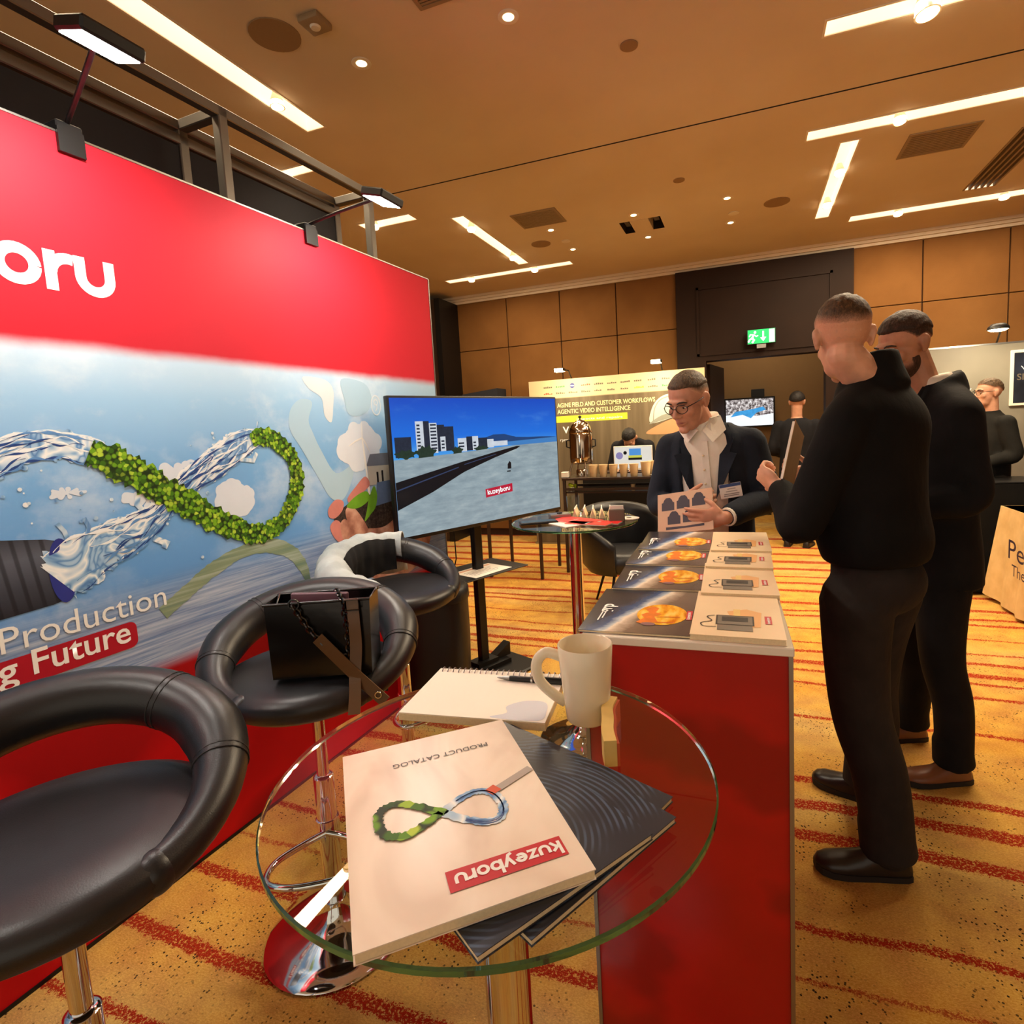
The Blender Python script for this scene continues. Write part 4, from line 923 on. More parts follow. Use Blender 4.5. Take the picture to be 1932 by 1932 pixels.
# curved wooden block
mat('pale_wood', (224, 190, 112), .5, noise=(60, .12)); mat('rubber_red', (190, 80, 40), .6)
wbk = thing('wooden_stamp', 'curved pale wooden block stamp beside the mug', 'stamp', (-.175, .70, ZT), 0)
cv = catmull([(.012,-.055,0),(.002,-.028,0),(-.004,.0,0),(-.012,.03,0),(-.012,.06,0)], 5); rings = []; rings2 = []
for i, p_ in enumerate(cv):
    T = (cv[min(i+1,len(cv)-1)]-cv[max(i-1,0)]).normalized(); s_ = V((T.y,-T.x,0))
    rings.append([p_-s_*.009, p_+s_*.007, p_+s_*.007+V((0,0,.034)), p_-s_*.009+V((0,0,.034))]); rings2.append([p_+s_*.0072, p_+s_*.0105, p_+s_*.0105+V((0,0,.03)), p_+s_*.0072+V((0,0,.03))])
MB().loft(rings).obj('block', 'pale_wood', wbk); MB().loft(rings2).obj('rubber_face', 'rubber_red', wbk)

# ---------------------------------------------------------------- red counter
ct = thing('counter', 'red promotional counter with white top beside the glass table', 'counter', (-.145, 1.62, 0), math.radians(2))
t = NT('counter_red', .28, .45); q = t.coord()
t.out(t.ramp(t.noise(t.scale(q, 1, 1, 1.3), 2.4, 3, .5), [(.44, (142, 6, 8)), (.5, (172, 10, 12)), (.6, (160, 8, 10))]))
mb = MB(); mb.box(-.198, .198, -.515, .515, .012, 1.035); mb.obj('body', 'counter_red', ct)
mb = MB(); mb.box(-.205, .205, -.522, .522, 1.035, 1.052, .002); mb.obj('top', 'white_paint', ct)
for sx in (-1, 1):
    for sy in (-1, 1): mb = MB(); mb.box(sx*.199-.004, sx*.199+.004, sy*.516-.004, sy*.516+.004, 0, 1.035); mb.obj('corner_profile', 'brushed_metal', ct)
mb = MB(); mb.box(-.19, .19, -.5, .5, 0, .012); mb.obj('plinth', 'black_plastic', ct)
CT = 1.052
t = NT('grp_cover', .25, .5); q = t.coord(); x, y, z = t.sep(q)   # page: x across the counter, y along it
wavn = t.noise(q, 14, 5, .6, .8)
dgn = t.math('ADD', t.math('MULTIPLY', x, .9), t.math('ADD', t.math('MULTIPLY', y, -.35), t.math('MULTIPLY', t.math('SUBTRACT', wavn, .5), .05)))
g = t.ramp(t.math('ADD', t.math('MULTIPLY', dgn, 4.0), .5, clamp=True), [(0, (34, 36, 44)), (.28, (38, 46, 66)), (.40, (60, 88, 134)), (.455, (176, 190, 206)), (.48, (236, 226, 210)), (.52, (196, 178, 160)), (.62, (128, 110, 96)), (1.0, (92, 78, 70))])
t.out(g)
t = NT('sunset_disc', .25, .5); q = t.coord(); x, y, z = t.sep(q)
t.out(t.ramp(t.noise(t.scale(q, 3, 1, 1), 16, 4), [(.35, (214, 120, 22)), (.5, (246, 182, 52)), (.65, (252, 216, 110))]))
mat('reef_orange', (222, 116, 26), .4, noise=(50, .4)); mat('reef_mauve', (140, 100, 104), .4, noise=(60, .3))
def grp_booklet(cx, cy, z, ang, label):
    w, h = .235, .305; root = booklet('grp_brochure', label, cx, cy, z, w, h, ang, 'grp_cover', .006, 'brochure', 'dark brochures with a sunset disc on the counter')
    o = .0065
    decal('sun_disc', circ(.045, -.03, .055, 30, .07), o, 'sunset_disc', root, 'xy')
    decal('reef', [(-.005,-.09),(.01,-.06),(.0,-.04),(.015,-.02),(.005,0),(.02,.02),(.035,.01),(.03,-.02),(.045,-.03),(.03,-.05),(.04,-.08),(.015,-.1)], o+.0003, 'reef_orange', root, 'xy')
    decal('reef_rock', circ(.022, -.098, .016, 10, .01), o+.0005, 'reef_mauve', root, 'xy')
    ribbon('reef_branch', [(.03,-.085),(.075,-.082)], .006, o+.0005, 'reef_orange', root, 'xy'); ribbon('reef_branch', [(.035,-.05),(.085,-.045)], .004, o+.0005, 'reef_orange', root, 'xy')
    text('grp', 'white_print', root, (-.072, -.035), width=.06, off=o+.0003, plane='xy', ang=PI/2, bold=.02)
    decals('subtitle_lines', [rect(-.09, -.087, -.09, -.03), rect(-.083, -.080, -.075, -.03)], o+.0003, 'white_print', root, 'xy')
    decal('logo_band', rect(.098, .11, -.06, .0), o+.0003, 'red_print', root, 'xy'); logo('kuzeyboru', .0055, 'white_print', root, .1065, -.057, o+.0006, 'xy', ang=PI/2)
    return root
mat('valve_cover', (240, 214, 176), .3, noise=(9, .12))
mat('case_grey', (118, 108, 96), .4, noise=(20, .1)); mat('case_dark', (52, 48, 46), .35); mat('print_orange', (226, 170, 108), .4, noise=(8, .15))
def kit_booklet(cx, cy, z, ang, label):
    w, h = .178, .30; root = booklet('kit_brochure', label, cx, cy, z, w, h, ang, 'valve_cover', .012, 'brochure', 'cream brochures with a machine picture on the counter')
    o = .0125
    decal('warm_shape', [(-.02,.0),(.02,.02),(.05,.0),(.045,-.09),(.0,-.1)], o, 'print_orange', root, 'xy')
    decal('machine_body', rect(-.038, .03, -.118, -.06), o+.0003, 'case_grey', root, 'xy'); decal('machine_top', rect(-.04, .032, -.085, -.03), o+.0005, 'case_grey', root, 'xy'); decal('machine_screen', rect(-.03, .022, -.065, -.037), o+.0007, 'case_dark', root, 'xy')
    ribbon('machine_edge', rect(-.04, .032, -.085, -.03), .003, o+.0008, 'case_dark', root, 'xy', closed=True)
    ribbon('pipe_stub', [(-.0,-.03),(-.0,.015)], .014, o+.0004, 'pale_wood', root, 'xy')
    ribbon('cable', [(p.x, p.y) for p in catmull([(-.04,-.1),(-.065,-.1),(-.07,-.08),(-.05,-.065),(-.06,-.04),(-.045,-.03)], 5)], .0025, o+.0004, 'case_dark', root, 'xy')
    decal('logo_band', rect(.055, .068, -.07, -.022), o+.0003, 'red_print', root, 'xy'); logo('kuzeyboru', .0045, 'white_print', root, .0645, -.068, o+.0006, 'xy', ang=PI/2)
    return root
LB = ['front left', 'second left', 'third left', 'back left']; pos = {'n': ['nearest', 'second', 'third', 'farthest']}
for i, (yy, zz) in enumerate(((1.262, .006), (1.565, .006), (1.80, .009), (1.985, .012))):
    n_under = 2 if i == 0 else 1
    grp_booklet(-.229+.006*(i % 2)-.003*i, yy, CT+.0005+.0055*i, math.radians(2+[0, 1.2, -.8, .6][i]), pos['n'][i].capitalize() + ' dark brochure with sunset disc on the red counter')
for i, yy in enumerate((1.262, 1.53, 1.765, 1.95)):
    kit_booklet(-.026, yy, CT+.0005+.0062*i, math.radians(1+[0, .8, -1, .5][i]), pos['n'][i].capitalize() + ' cream machine brochure on the red counter')
# ---------------------------------------------------------------- people
def skin(name, col):
    t = NT(name, .48, .4); q = t.coord(); t.out(t.ramp(t.noise(q, 16, 4), [(.3, tuple(c*.88 for c in col)), (.7, tuple(min(255, c*1.05) for c in col))])); t.b.inputs['Subsurface Weight'].default_value = .08
    t.b.inputs['Subsurface Radius'].default_value = (.01, .004, .002); return t.m
skin('skin_ruddy', (206, 148, 120)); skin('skin_pale', (222, 168, 138)); skin('skin_tan', (192, 138, 108))
def cloth(name, a, b, bs=30, st=.25):
    t = NT(name, .85, .2); q = t.coord(); t.out(t.ramp(t.noise(q, 9, 3), [(.3, a), (.7, b)])); t.bump(t.noise(t.scale(q, 1, 1, .55), bs, 4, .6), st, .012); return t.m
cloth('navy_wool', (26, 32, 42), (36, 43, 55)); cloth('black_knit', (9, 9, 10), (16, 15, 16), 14, .3); cloth('charcoal_wool', (36, 32, 31), (48, 43, 41), 12, .5); cloth('black_suit', (14, 14, 17), (24, 23, 27), 12, .3)
cloth('white_shirt', (226, 218, 204), (246, 240, 228), 14, .35); cloth('dark_polo', (24, 24, 22), (36, 35, 32), 14, .3)
mat('hair_brown', (62, 44, 30), .6, noise=(90, .4), bump=(160, .5)); mat('hair_black', (20, 16, 14), .5, noise=(90, .3), bump=(160, .4)); mat('hair_grey', (74, 60, 46), .6, noise=(110, .5), bump=(180, .5)); mat('stubble', (140, 100, 74), .7, noise=(200, .25)); mat('stubble_fade', (176, 134, 104), .7, noise=(160, .2)); mat('beard', (92, 62, 46), .7, noise=(200, .3))
mat('lip', (150, 84, 76), .5); mat('eye_white', (236, 230, 222), .2); mat('eye_iris', (40, 28, 22), .15); mat('brown_shoe', (116, 70, 44), .35, noise=(20, .15)); mat('black_shoe', (36, 28, 24), .32, noise=(20, .15)); mat('sole', (28, 22, 20), .7); mat('brow', (48, 34, 26), .7)

def remesh(mb, name, m, parent, voxel, it=4, fac=.5):
    o = mb.obj('tmp_blob', None, None)
    r = o.modifiers.new('r', 'REMESH'); r.mode = 'VOXEL'; r.voxel_size = voxel; r.use_smooth_shade = True
    s = o.modifiers.new('s', 'SMOOTH'); s.iterations = it; s.factor = fac
    dg = bpy.context.evaluated_depsgraph_get(); me = bpy.data.meshes.new_from_object(o.evaluated_get(dg)); old = o.data
    bpy.data.objects.remove(o); bpy.data.meshes.remove(old)
    me.name = name; me.materials.clear(); me.materials.append(MATS[m]); me.polygons.foreach_set('use_smooth', [True]*len(me.polygons))
    n = bpy.data.objects.new(name, me); C.objects.link(n); n.parent = parent; return n
def cap_tube(mb, pts, rs, n=14, flat=1.0, up=None):
    mb.tube(pts, rs, n, flat=flat, up=up)
    for p, r in ((pts[0], rs[0]), (pts[-1], rs[-1])): mb.ell(p, (r*.98,)*3, None, 12, 8)
def sm_tube(mb, pts, rs, n=16, k=5):
    c = catmull([(*p, ) for p in pts], k); rr = [q.x for q in catmull([(r, 0, 0) for r in rs], k)]
    mb.tube(c, rr, n)
    for p, r in ((c[0], rr[0]), (c[-1], rr[-1])): mb.ell(p, (r*.97,)*3, None, 12, 8)
def hand(mb, w, d, nrm, side, curl=(.5, .7, .5), spread=.1, s=1.0, thumb=.5):
    """w wrist, d towards the fingers, nrm the way the palm faces, side=+1/-1 picks the thumb side"""
    w = V(w); d = V(d).normalized(); nrm = V(nrm); nrm = (nrm-d*nrm.dot(d)).normalized(); t = d.cross(nrm)*side
    R = MX((t, d, nrm)).transposed()
    mb.ell(w+d*.048*s, (.042*s, .052*s, .017*s), R, 14, 9); mb.ell(w+d*.012*s, (.028*s, .035*s, .021*s), R, 12, 8)
    for i, L in enumerate((.074, .082, .077, .060)):
        off = .030-.0195*i; p = w+d*.086*s+t*off*s*.98; a = 0; dd = (d+t*spread*(1.5-i)*.5).normalized(); P = [p-dd*.02*s]; rs = [.0088*s]
        for j, (f, c) in enumerate(zip((.46, .30, .24), curl)):
            P.append(p.copy()); rs.append((.0094-.0008*j)*s)
            a += c*(1+.06*i); p = p+(dd*math.cos(a)+nrm*math.sin(a))*L*f*s
        P.append(p); rs.append(.0066*s); cap_tube(mb, P, rs, 10)
    p = w+d*.022*s+t*.026*s; d1 = (d*.62+t*.72+nrm*.35).normalized(); p1 = p+d1*.042*s; d2 = (d*.85+t*.25+nrm*thumb).normalized(); p2 = p1+d2*.032*s; p3 = p2+(d2+nrm*.25).normalized()*.026*s
    cap_tube(mb, [p, p1, p2, p3], [.0135*s, .0108*s, .0098*s, .0075*s], 10)
def head_prims(mb, c, R, k=1.0):
    c = V(c)
    def E(p, r): mb.ell(c+R @ (V(p)*k), tuple(x*k for x in r), R, 18, 12)
    E((0,.012,.030), (.075,.094,.086)); E((0,-.026,-.025), (.063,.062,.086)); E((0,-.032,-.075), (.052,.052,.043)); E((0,-.076,-.099), (.024,.018,.017))
    E((0,-.074,.026), (.052,.018,.014)); E((.037,-.060,-.022), (.025,.021,.024)); E((-.037,-.060,-.022), (.025,.021,.024)); E((0,-.079,-.062), (.028,.013,.014)); E((0,-.086,-.052), (.020,.008,.006)); E((0,-.085,-.070), (.018,.008,.006))
    cap_tube(mb, [c+R @ (V(p)*k) for p in ((0,-.080,.020),(0,-.094,.0),(0,-.108,-.024))], [.0085*k,.0095*k,.0125*k], 10); E((.011,-.096,-.029), (.010,.011,.008)); E((-.011,-.096,-.029), (.010,.011,.008))
    for s in (-1, 1):
        E((s*.077,.016,-.002), (.009,.019,.030)); E((s*.080,.024,.006), (.010,.014,.022)); E((s*.074,.010,-.026), (.008,.010,.012))
def cap_shell(c, R, cen, rad, thr, k=1.0, inset=.86, nu=72, nv=48, jig=.0, seed=1, fade=None, ramp=.06):
    """ellipsoid cap: everything below the thr(direction) line is drawn inside the head; fade stores how dense the hair is"""
    mb = MB(); mb.ell((0,0,0), (1,1,1), None, nu, nv); mb.fade = []
    for i, p in enumerate(mb.v):
        d = p.normalized(); f = thr(d); s = 1.0 if f > ramp else (inset if f < -ramp else inset+(1-inset)*(f+ramp)/(2*ramp))
        g = max(0, min(1, (f+ramp)/(fade or .05))); mb.fade.append(g)
        s += jig*g*(mnoise.noise(V((p.x*6+seed, p.y*4, p.z*6)))+.6*mnoise.noise(V((p.x*17, p.y*9+seed, p.z*17))))
        q = V((p.x*rad[0], p.y*rad[1], p.z*rad[2]))*s + V(cen); mb.v[i] = V(c)+R @ (q*k)
    return mb
def hair_obj(mb, name, m, parent):
    o = mb.obj(name, m, parent, 180); a = o.data.attributes.new('fade', 'FLOAT', 'POINT')
    if len(o.data.vertices) == len(mb.fade): a.data.foreach_set('value', mb.fade)
    return o
def hair_mat(name, hair, skin_c):
    t = NT(name, .6, .3); q = t.coord(); at = t.n.new('ShaderNodeAttribute'); at.attribute_name = 'fade'
    h = t.ramp(t.noise(t.scale(q, 1, 1, .5), 130, 4, .7), [(.3, tuple(x*.55 for x in hair)), (.55, hair), (.75, tuple(min(255, x*1.5) for x in hair))])
    fac = t.math('ADD', at.outputs['Fac'], t.math('MULTIPLY', t.math('SUBTRACT', t.noise(q, 260, 2, .7), .5), .5), clamp=True)
    t.out(t.mix(t.smooth(fac, .0, 1.0), skin_c, h)); t.bump(t.noise(t.scale(q, 1, 1, .4), 170, 3), .5, .004); return t.m
hair_mat('fade_brown', (78, 56, 36), (214, 160, 130)); hair_mat('fade_grey', (84, 68, 52), (198, 142, 114)); hair_mat('fade_dark', (56, 38, 28), (186, 132, 104)); hair_mat('fade_beard', (72, 48, 36), (186, 132, 104)); hair_mat('fade_silver', (96, 76, 56), (214, 160, 130)); hair_mat('fade_black', (24, 19, 17), (184, 130, 102))
def hair_thr(front, side, back):
    def f(d):
        fy = -d.y                      # 1 at the face
        t = front if fy > .75 else (side+(front-side)*max(0, (fy-.15)/.6) if fy > .15 else (side if fy > -.25 else back+(side-back)*max(0, (fy+.9)/.65)))
        return d.z-t
    return f
def face_bits(root, c, R, k=1.0, eyes=True, look=(0, 0), lid='skin_tan'):
    c = V(c); T = lambda p: c+R @ (V(p)*k)
    for s in (-1, 1):
        if eyes:
            mb = MB(); mb.ell(T((s*.031,-.0715,.0045)), (.0118*k, .0105*k, .0068*k), R, 14, 9); e = mb.obj('eye', 'eye_white', root, 80)
            mb = MB(); mb.ell(T((s*.031+look[0],-.0795,.0035+look[1])), (.0052*k, .0035*k, .0052*k), R, 12, 8); mb.obj('iris', 'eye_iris', e, 80)
            mb = MB(); mb.ell(T((s*.031,-.0705,.0085)), (.0138*k, .0118*k, .0068*k), R, 14, 9); mb.obj('eyelid', lid, root, 80)
        mb = MB(); mb.tube([T((s*a, y, z)) for a, y, z in ((.014,-.092,.026),(.028,-.0925,.031),(.042,-.084,.029),(.051,-.074,.022))], [.0026*k,.0036*k,.0032*k,.0018*k], 8); mb.obj('eyebrow', 'brow', root, 80)
    mb = MB(); mb.tube([T(p) for p in ((-.023,-.083,-.062),(-.010,-.0915,-.0605),(0,-.0925,-.0612),(.010,-.0915,-.0605),(.023,-.083,-.062))], [.0015*k,.0030*k,.0034*k,.0030*k,.0015*k], 8); mb.obj('lips', 'lip', root, 80)
def glasses(root, c, R, k, m='black_metal'):
    c = V(c); T = lambda p: c+R @ (V(p)*k); mb = MB()
    for s in (-1, 1):
        mb.tube([T((s*.033+.025*math.cos(2*PI*i/20), -.100+.010*abs(math.cos(2*PI*i/20))*(1 if s*math.cos(2*PI*i/20) > 0 else 0), .004+.019*math.sin(2*PI*i/20))) for i in range(20)], .0017*k, 6, closed=True)
        mb.tube([T((s*.057,-.092,.010)), T((s*.076,-.05,.012)), T((s*.079,.01,.012)), T((s*.079,.025,.0))], .0018*k, 6)
    mb.tube([T((-.009,-.101,.006)), T((0,-.104,.009)), T((.009,-.101,.006))], .0016*k, 6)
    g = mb.obj('glasses', m, root, 60); g['kind'] = 'stuff' if False else ''
    del g['kind']
    for s in (-1, 1):
        mb = MB(); mb.add([T((s*.033+.0245*math.cos(2*PI*i/20), -.099, .004+.0185*math.sin(2*PI*i/20))) for i in range(20)], [tuple(range(20))]); mb.obj('lens', 'table_glass', g)
def shoe(root, heel, toe, m, up=0.0, name='shoe', hgt=.075):
    heel = V(heel); toe = V(toe); d = (toe-heel); L = d.length; d.normalize(); s = V((d.y, -d.x, 0)).normalized(); u = s.cross(d)*-1
    if u.z < 0: u = -u
    S = [(0,.026,.05,.0),(.06,.034,.085,.0),(.2,.037,.098,.0),(.36,.038,.09,.0),(.52,.042,.066,.0),(.7,.048,.052,.004),(.85,.045,.046,.006),(.95,.032,.036,.009),(1,.010,.022,.012)]
    rings = []; so = []
    for t, w, h, e in S:
        c = heel+d*L*t; ring = []
        for j in range(18):
            a = PI*j/17; ring.append(c+s*w*math.cos(a)+u*(.018+e+(h-.018)*math.sin(a)**.8*(hgt/.075)))
        rings.append(ring); so.append([c+s*(w+.004)+u*e*.6, c+s*(w+.004)+u*(.019+e), c-s*(w+.004)+u*(.019+e), c-s*(w+.004)+u*e*.6])
    o = MB().loft(rings).obj(name, m, root, 60); MB().loft(so).obj('sole', 'sole', o, 30); return o
def shell(mb, secs, a0, a1, th=.016, n=40):
    """open garment: arcs from angle a0 round the back to a1 (angles from +x, front = -90 deg)"""
    rings = []
    for z, cx, cy, rx, ry in secs:
        o = [V((cx+rx*math.cos(a0+(a1-a0)*i/n), cy+ry*math.sin(a0+(a1-a0)*i/n), z)) for i in range(n+1)]
        i_ = [V((cx+(rx-th)*math.cos(a0+(a1-a0)*i/n), cy+(ry-th)*math.sin(a0+(a1-a0)*i/n), z)) for i in range(n+1)]
        rings.append(o+list(reversed(i_)))
    mb.loft(rings)
def torso(mb, secs, n=32):
    mb.loft([[(cx+rx*math.cos(2*PI*j/n), cy+ry*math.sin(2*PI*j/n), z) for j in range(n)] for z, cx, cy, rx, ry in secs])
def dens(secs, k=4):
    return [tuple(x) for x in _cat5(secs, k)]
def _cat5(S, k):
    out = []; n = len(S)
    for i in range(n-1):
        p0, p1, p2, p3 = S[max(i-1,0)], S[i], S[i+1], S[min(i+2,n-1)]
        for j in range(k):
            t = j/k; out.append([.5*((2*b)+(c-a)*t+(2*a-5*b+4*c-d)*t*t+(3*b-a-3*c+d)*t**3) for a, b, c, d in zip(p0, p1, p2, p3)])
    out.append(list(S[-1])); return out
def legs(root, m, hips, knees, ankles, pelvis, vox=.009, r=(.098,.072,.056), it=5):
    mb = MB()
    mb.ell(pelvis, (.168, .122, .12)); mb.ell(V(pelvis)+V((0,.03,-.04)), (.15,.115,.11))
    for h, k, a in zip(hips, knees, ankles):
        h, k, a = V(h), V(k), V(a)
        sm_tube(mb, [h, h+(k-h)*.5+V((0,-.01,0)), k, k+(a-k)*.45+V((0,.018,0)), a], [r[0], r[0]*.88, r[1], r[1]*.92, r[2]], 18); mb.tube([k+(a-k)*.8, a+V((0,0,-.03))], [r[2]*1.02, r[2]*1.10], 22)
    return remesh(mb, 'trousers', m, root, vox, it)
def arm_prims(mb, S, E, W, r=(.062,.05,.042)):
    sm_tube(mb, [S, V(S)+(V(E)-V(S))*.5, E, V(E)+(V(W)-V(E))*.5, W], [r[0], (r[0]+r[1])/2, r[1], (r[1]+r[2])/2, r[2]], 16)
def yoke(mb, neck, S, r0=.07, r1=.064):
    for s in S: n = V(neck); s = V(s); sm_tube(mb, [n, n.lerp(s, .5)+V((0,0,.004)), s+V((0,0,-.002))], [r0, (r0+r1)/2+.003, r1], 16)
def local(root, p): return root.matrix_basis.inverted() @ V(p)
def Rh(yaw, pitch=0, roll=0):   # yaw turns the face left/right, pitch>0 looks down
    return MX.Rotation(yaw, 3, 'Z') @ MX.Rotation(roll, 3, 'Y') @ MX.Rotation(pitch, 3, 'X')

# ---- man in navy jacket holding a brochure (behind the counter)
pm = thing('person', 'man in navy jacket and open white shirt reading a brochure behind the counter', 'person', (-.15, 2.60, 0), face(-.12, -1))
HC = V((-.065, -.135, 1.572)); HR = Rh(-.42, .42, 0.02)
secs = dens([(.95,0,.0,.155,.11),(1.08,0,-.005,.158,.118),(1.22,0,-.02,.168,.122),(1.32,0,-.03,.172,.118),(1.40,0,-.04,.155,.10),(1.45,-.005,-.05,.10,.08),(1.475,-.01,-.055,.062,.06)])
SR, SL = (-.168,-.035,1.375), (.168,-.035,1.385)
ER, EL = (-.225,-.05,1.125), (.235,-.035,1.15)
WR, WL = (-.075,-.235,1.13), (.105,-.315,1.105)
mb = MB(); torso(mb, [(z,cx,cy,rx*.8,ry*.8) for z,cx,cy,rx,ry in secs]); head_prims(mb, HC, HR, 1.0)
cap_tube(mb, [(-.01,-.05,1.42), HC+HR @ V((0,.02,-.05))], [.058,.056])
arm_prims(mb, SR, ER, WR, (.045,.038,.027)); arm_prims(mb, SL, EL, WL, (.045,.038,.027))
hand(mb, WL, (-1,-.10,-.02), (-.1,1,.15), -1, (.18,.22,.2), .12, 1.0, .9); hand(mb, WR, (.85,-.35,.2), (.3,.9,.3), 1, (.5,.6,.4))
remesh(mb, 'body', 'skin_ruddy', pm, .0045, 3)
hair_obj(cap_shell(HC, HR, (0,.014,.034), (.0800,.1000,.0915), hair_thr(.52,.26,.02), seed=3, jig=.025, inset=.87, fade=.07), 'hair', 'fade_grey', pm)
hair_obj(cap_shell(HC, HR, (0,.012,.028), (.0775,.0968,.0875), hair_thr(.62,-.04,-.5), inset=.93, fade=.4), 'cropped_sides', 'fade_silver', pm)
face_bits(pm, HC, HR, lid='skin_ruddy'); glasses(pm, HC, HR, 1.0)
mb = MB(); torso(mb, [(z,cx,cy,rx*.93,ry*.96) for z,cx,cy,rx,ry in secs[:-1]]); remesh(mb, 'shirt', 'white_shirt', pm, .008, 4)
mb = MB(); mb.tube([(-.012,-.048,1.435),(-.016,-.060,1.47),(-.022,-.070,1.495)], [.082,.073,.070], 28); mb.obj('collar_stand', 'white_shirt', pm, 70)
for s in (-1, 1):   # shirt collar wings
    mb = MB(); mb.loft([[(s*.010-.016,-.150,1.445),(s*.052-.016,-.160,1.395),(s*.098-.016,-.105,1.445),(s*.075-.02,-.075,1.505),(s*.045-.02,-.125,1.495)], [(s*.010-.016,-.138,1.447),(s*.052-.016,-.146,1.397),(s*.088-.016,-.098,1.447),(s*.066-.02,-.07,1.507),(s*.038-.02,-.118,1.497)]]); mb.obj('shirt_collar', 'white_shirt', pm)
mb = MB(); mb.loft([[(.002,-.1415+.0,1.0),(.030,-.1405,1.0),(.030,-.13,1.0),(.002,-.13,1.0)],[(-.004,-.1465,1.22),(.024,-.1455,1.22),(.024,-.13,1.22),(-.004,-.13,1.22)],[(-.014,-.150,1.40),(.012,-.149,1.40),(.012,-.13,1.40),(-.014,-.13,1.40)]]); mb.obj('placket', 'white_shirt', pm)
for i in range(6): 
    zc = 1.04+.06*i; mb = MB(); mb.ell((.012-.0035*i, -.1445-.0012*i, zc), (.0045,.003,.0045), None, 8, 6); mb.obj('shirt_button', 'paper_edge', pm, 60)
jm = MB(); jac = dens([(.80,0,.01,.19,.135),(.95,0,.005,.182,.13),(1.08,0,0,.178,.13),(1.22,0,-.012,.186,.134),(1.32,0,-.022,.19,.13),(1.40,0,-.032,.172,.108),(1.445,0,-.035,.128,.085),(1.475,0,-.03,.088,.07)])
a0 = math.radians(-90+30); shell(jm, jac, a0, a0+math.radians(360-66), .02)
yoke(jm, (0,-.02,1.425), (SR, SL), .045, .06)
arm_prims(jm, SR, ER, V(WR)+(V(ER)-V(WR))*.12, (.066,.058,.048)); arm_prims(jm, SL, EL, V(WL)+(V(EL)-V(WL))*.14, (.066,.058,.048))
remesh(jm, 'jacket', 'navy_wool', pm, .0085, 8)
for W_, E_ in ((WL, EL), (WR, ER)):
    d_ = (V(E_)-V(W_)).normalized(); mb = MB(); mb.tube([V(W_)+d_*.012, V(W_)+d_*.055], [.037,.039], 20); mb.obj('shirt_cuff', 'white_shirt', pm, 50)
for s in (-1, 1):   # lapels
    L_ = [(s*.045,-.152,1.16),(s*.075,-.160,1.22),(s*.128,-.150,1.345),(s*.098,-.140,1.352),(s*.112,-.118,1.405),(s*.085,-.075,1.47),(s*.066,-.098,1.425),(s*.058,-.135,1.34)]
    mb = MB(); mb.loft([[V(p) for p in L_], [V(p)+V((0,.010,0)) for p in L_]]); mb.obj('lapel', 'navy_wool', pm)
legs(pm, 'charcoal_wool', [(-.09,.0,.88),(.09,.0,.88)], [(-.1,-.01,.48),(.1,-.01,.48)], [(-.1,.02,.09),(.11,.02,.09)], (0,0,.92))
shoe(pm, (-.1,.08,0), (-.12,-.19,0), 'black_shoe'); shoe(pm, (.11,.08,0), (.13,-.19,0), 'black_shoe')
# badge
mat('badge_blue', (44, 70, 128), .4); mat('badge_white', (240, 232, 224), .4)
bg_ = thing('name_badge', 'white name badge with blue heading on the navy jacket', 'badge', pm.matrix_basis @ V((.105,-.166,1.195)), pm.rotation_euler.z+.25, rot=(0, -.16, pm.rotation_euler.z+.2))
mb = MB(); mb.box(-.043, .043, -.0015, .0015, -.03, .03, .001); mb.obj('card', 'badge_white', bg_); decal('heading', rect(-.042, .042, .016, .0295), .0018, 'badge_blue', bg_)
decals('printed_lines', [rect(-.012,.02,.006,.009), rect(-.02,.026,-.004,-.001), rect(-.028,.032,-.015,-.011), rect(-.03,.03,-.022,-.018)], .0018, 'print_grey', bg_)
mb = MB(); mb.tube([(0,.0,.03),(.0,-.004,.04)], .004, 8); mb.obj('clip', 'brushed_metal', bg_, 60)
# brochure in his hands
br = thing('held_brochure', 'brochure with dark manhole shapes held by the man in navy jacket', 'brochure', pm.matrix_basis @ V((-.055,-.30,1.125)), 0, rot=(math.radians(-24), math.radians(-9), pm.rotation_euler.z-.12))
mb = MB(); mb.box(-.115, .115, 0, .006, -.085, .085); mb.obj('pages', 'paper', br); mb = MB(); mb.box(-.1155, .1155, -.001, 0, -.0855, .0855); mb.obj('cover', mat('cover_tan', (206, 164, 132), .4, noise=(6, .08)), br)
mat('manhole', (52, 42, 56), .5)
def mh(cx, cz, s): return [(cx-.026*s,cz-.022*s),(cx+.026*s,cz-.022*s),(cx+.026*s,cz+.01*s),(cx+.02*s,cz+.012*s),(cx+.016*s,cz+.022*s),(cx+.008*s,cz+.03*s),(cx-.008*s,cz+.03*s),(cx-.016*s,cz+.022*s),(cx-.02*s,cz+.012*s),(cx-.026*s,cz+.01*s)]
for cx, cz in ((-.07,.035),(-.005,.038),(.06,.042),(-.045,-.025),(.02,-.022)): decal('product_picture', mh(cx, cz, 1.05), .0014, 'manhole', br)
decal('product_picture', [(-.08,-.07),(.08,-.066),(.08,-.056),(0,-.06),(-.08,-.058)], .0014, 'manhole', br)

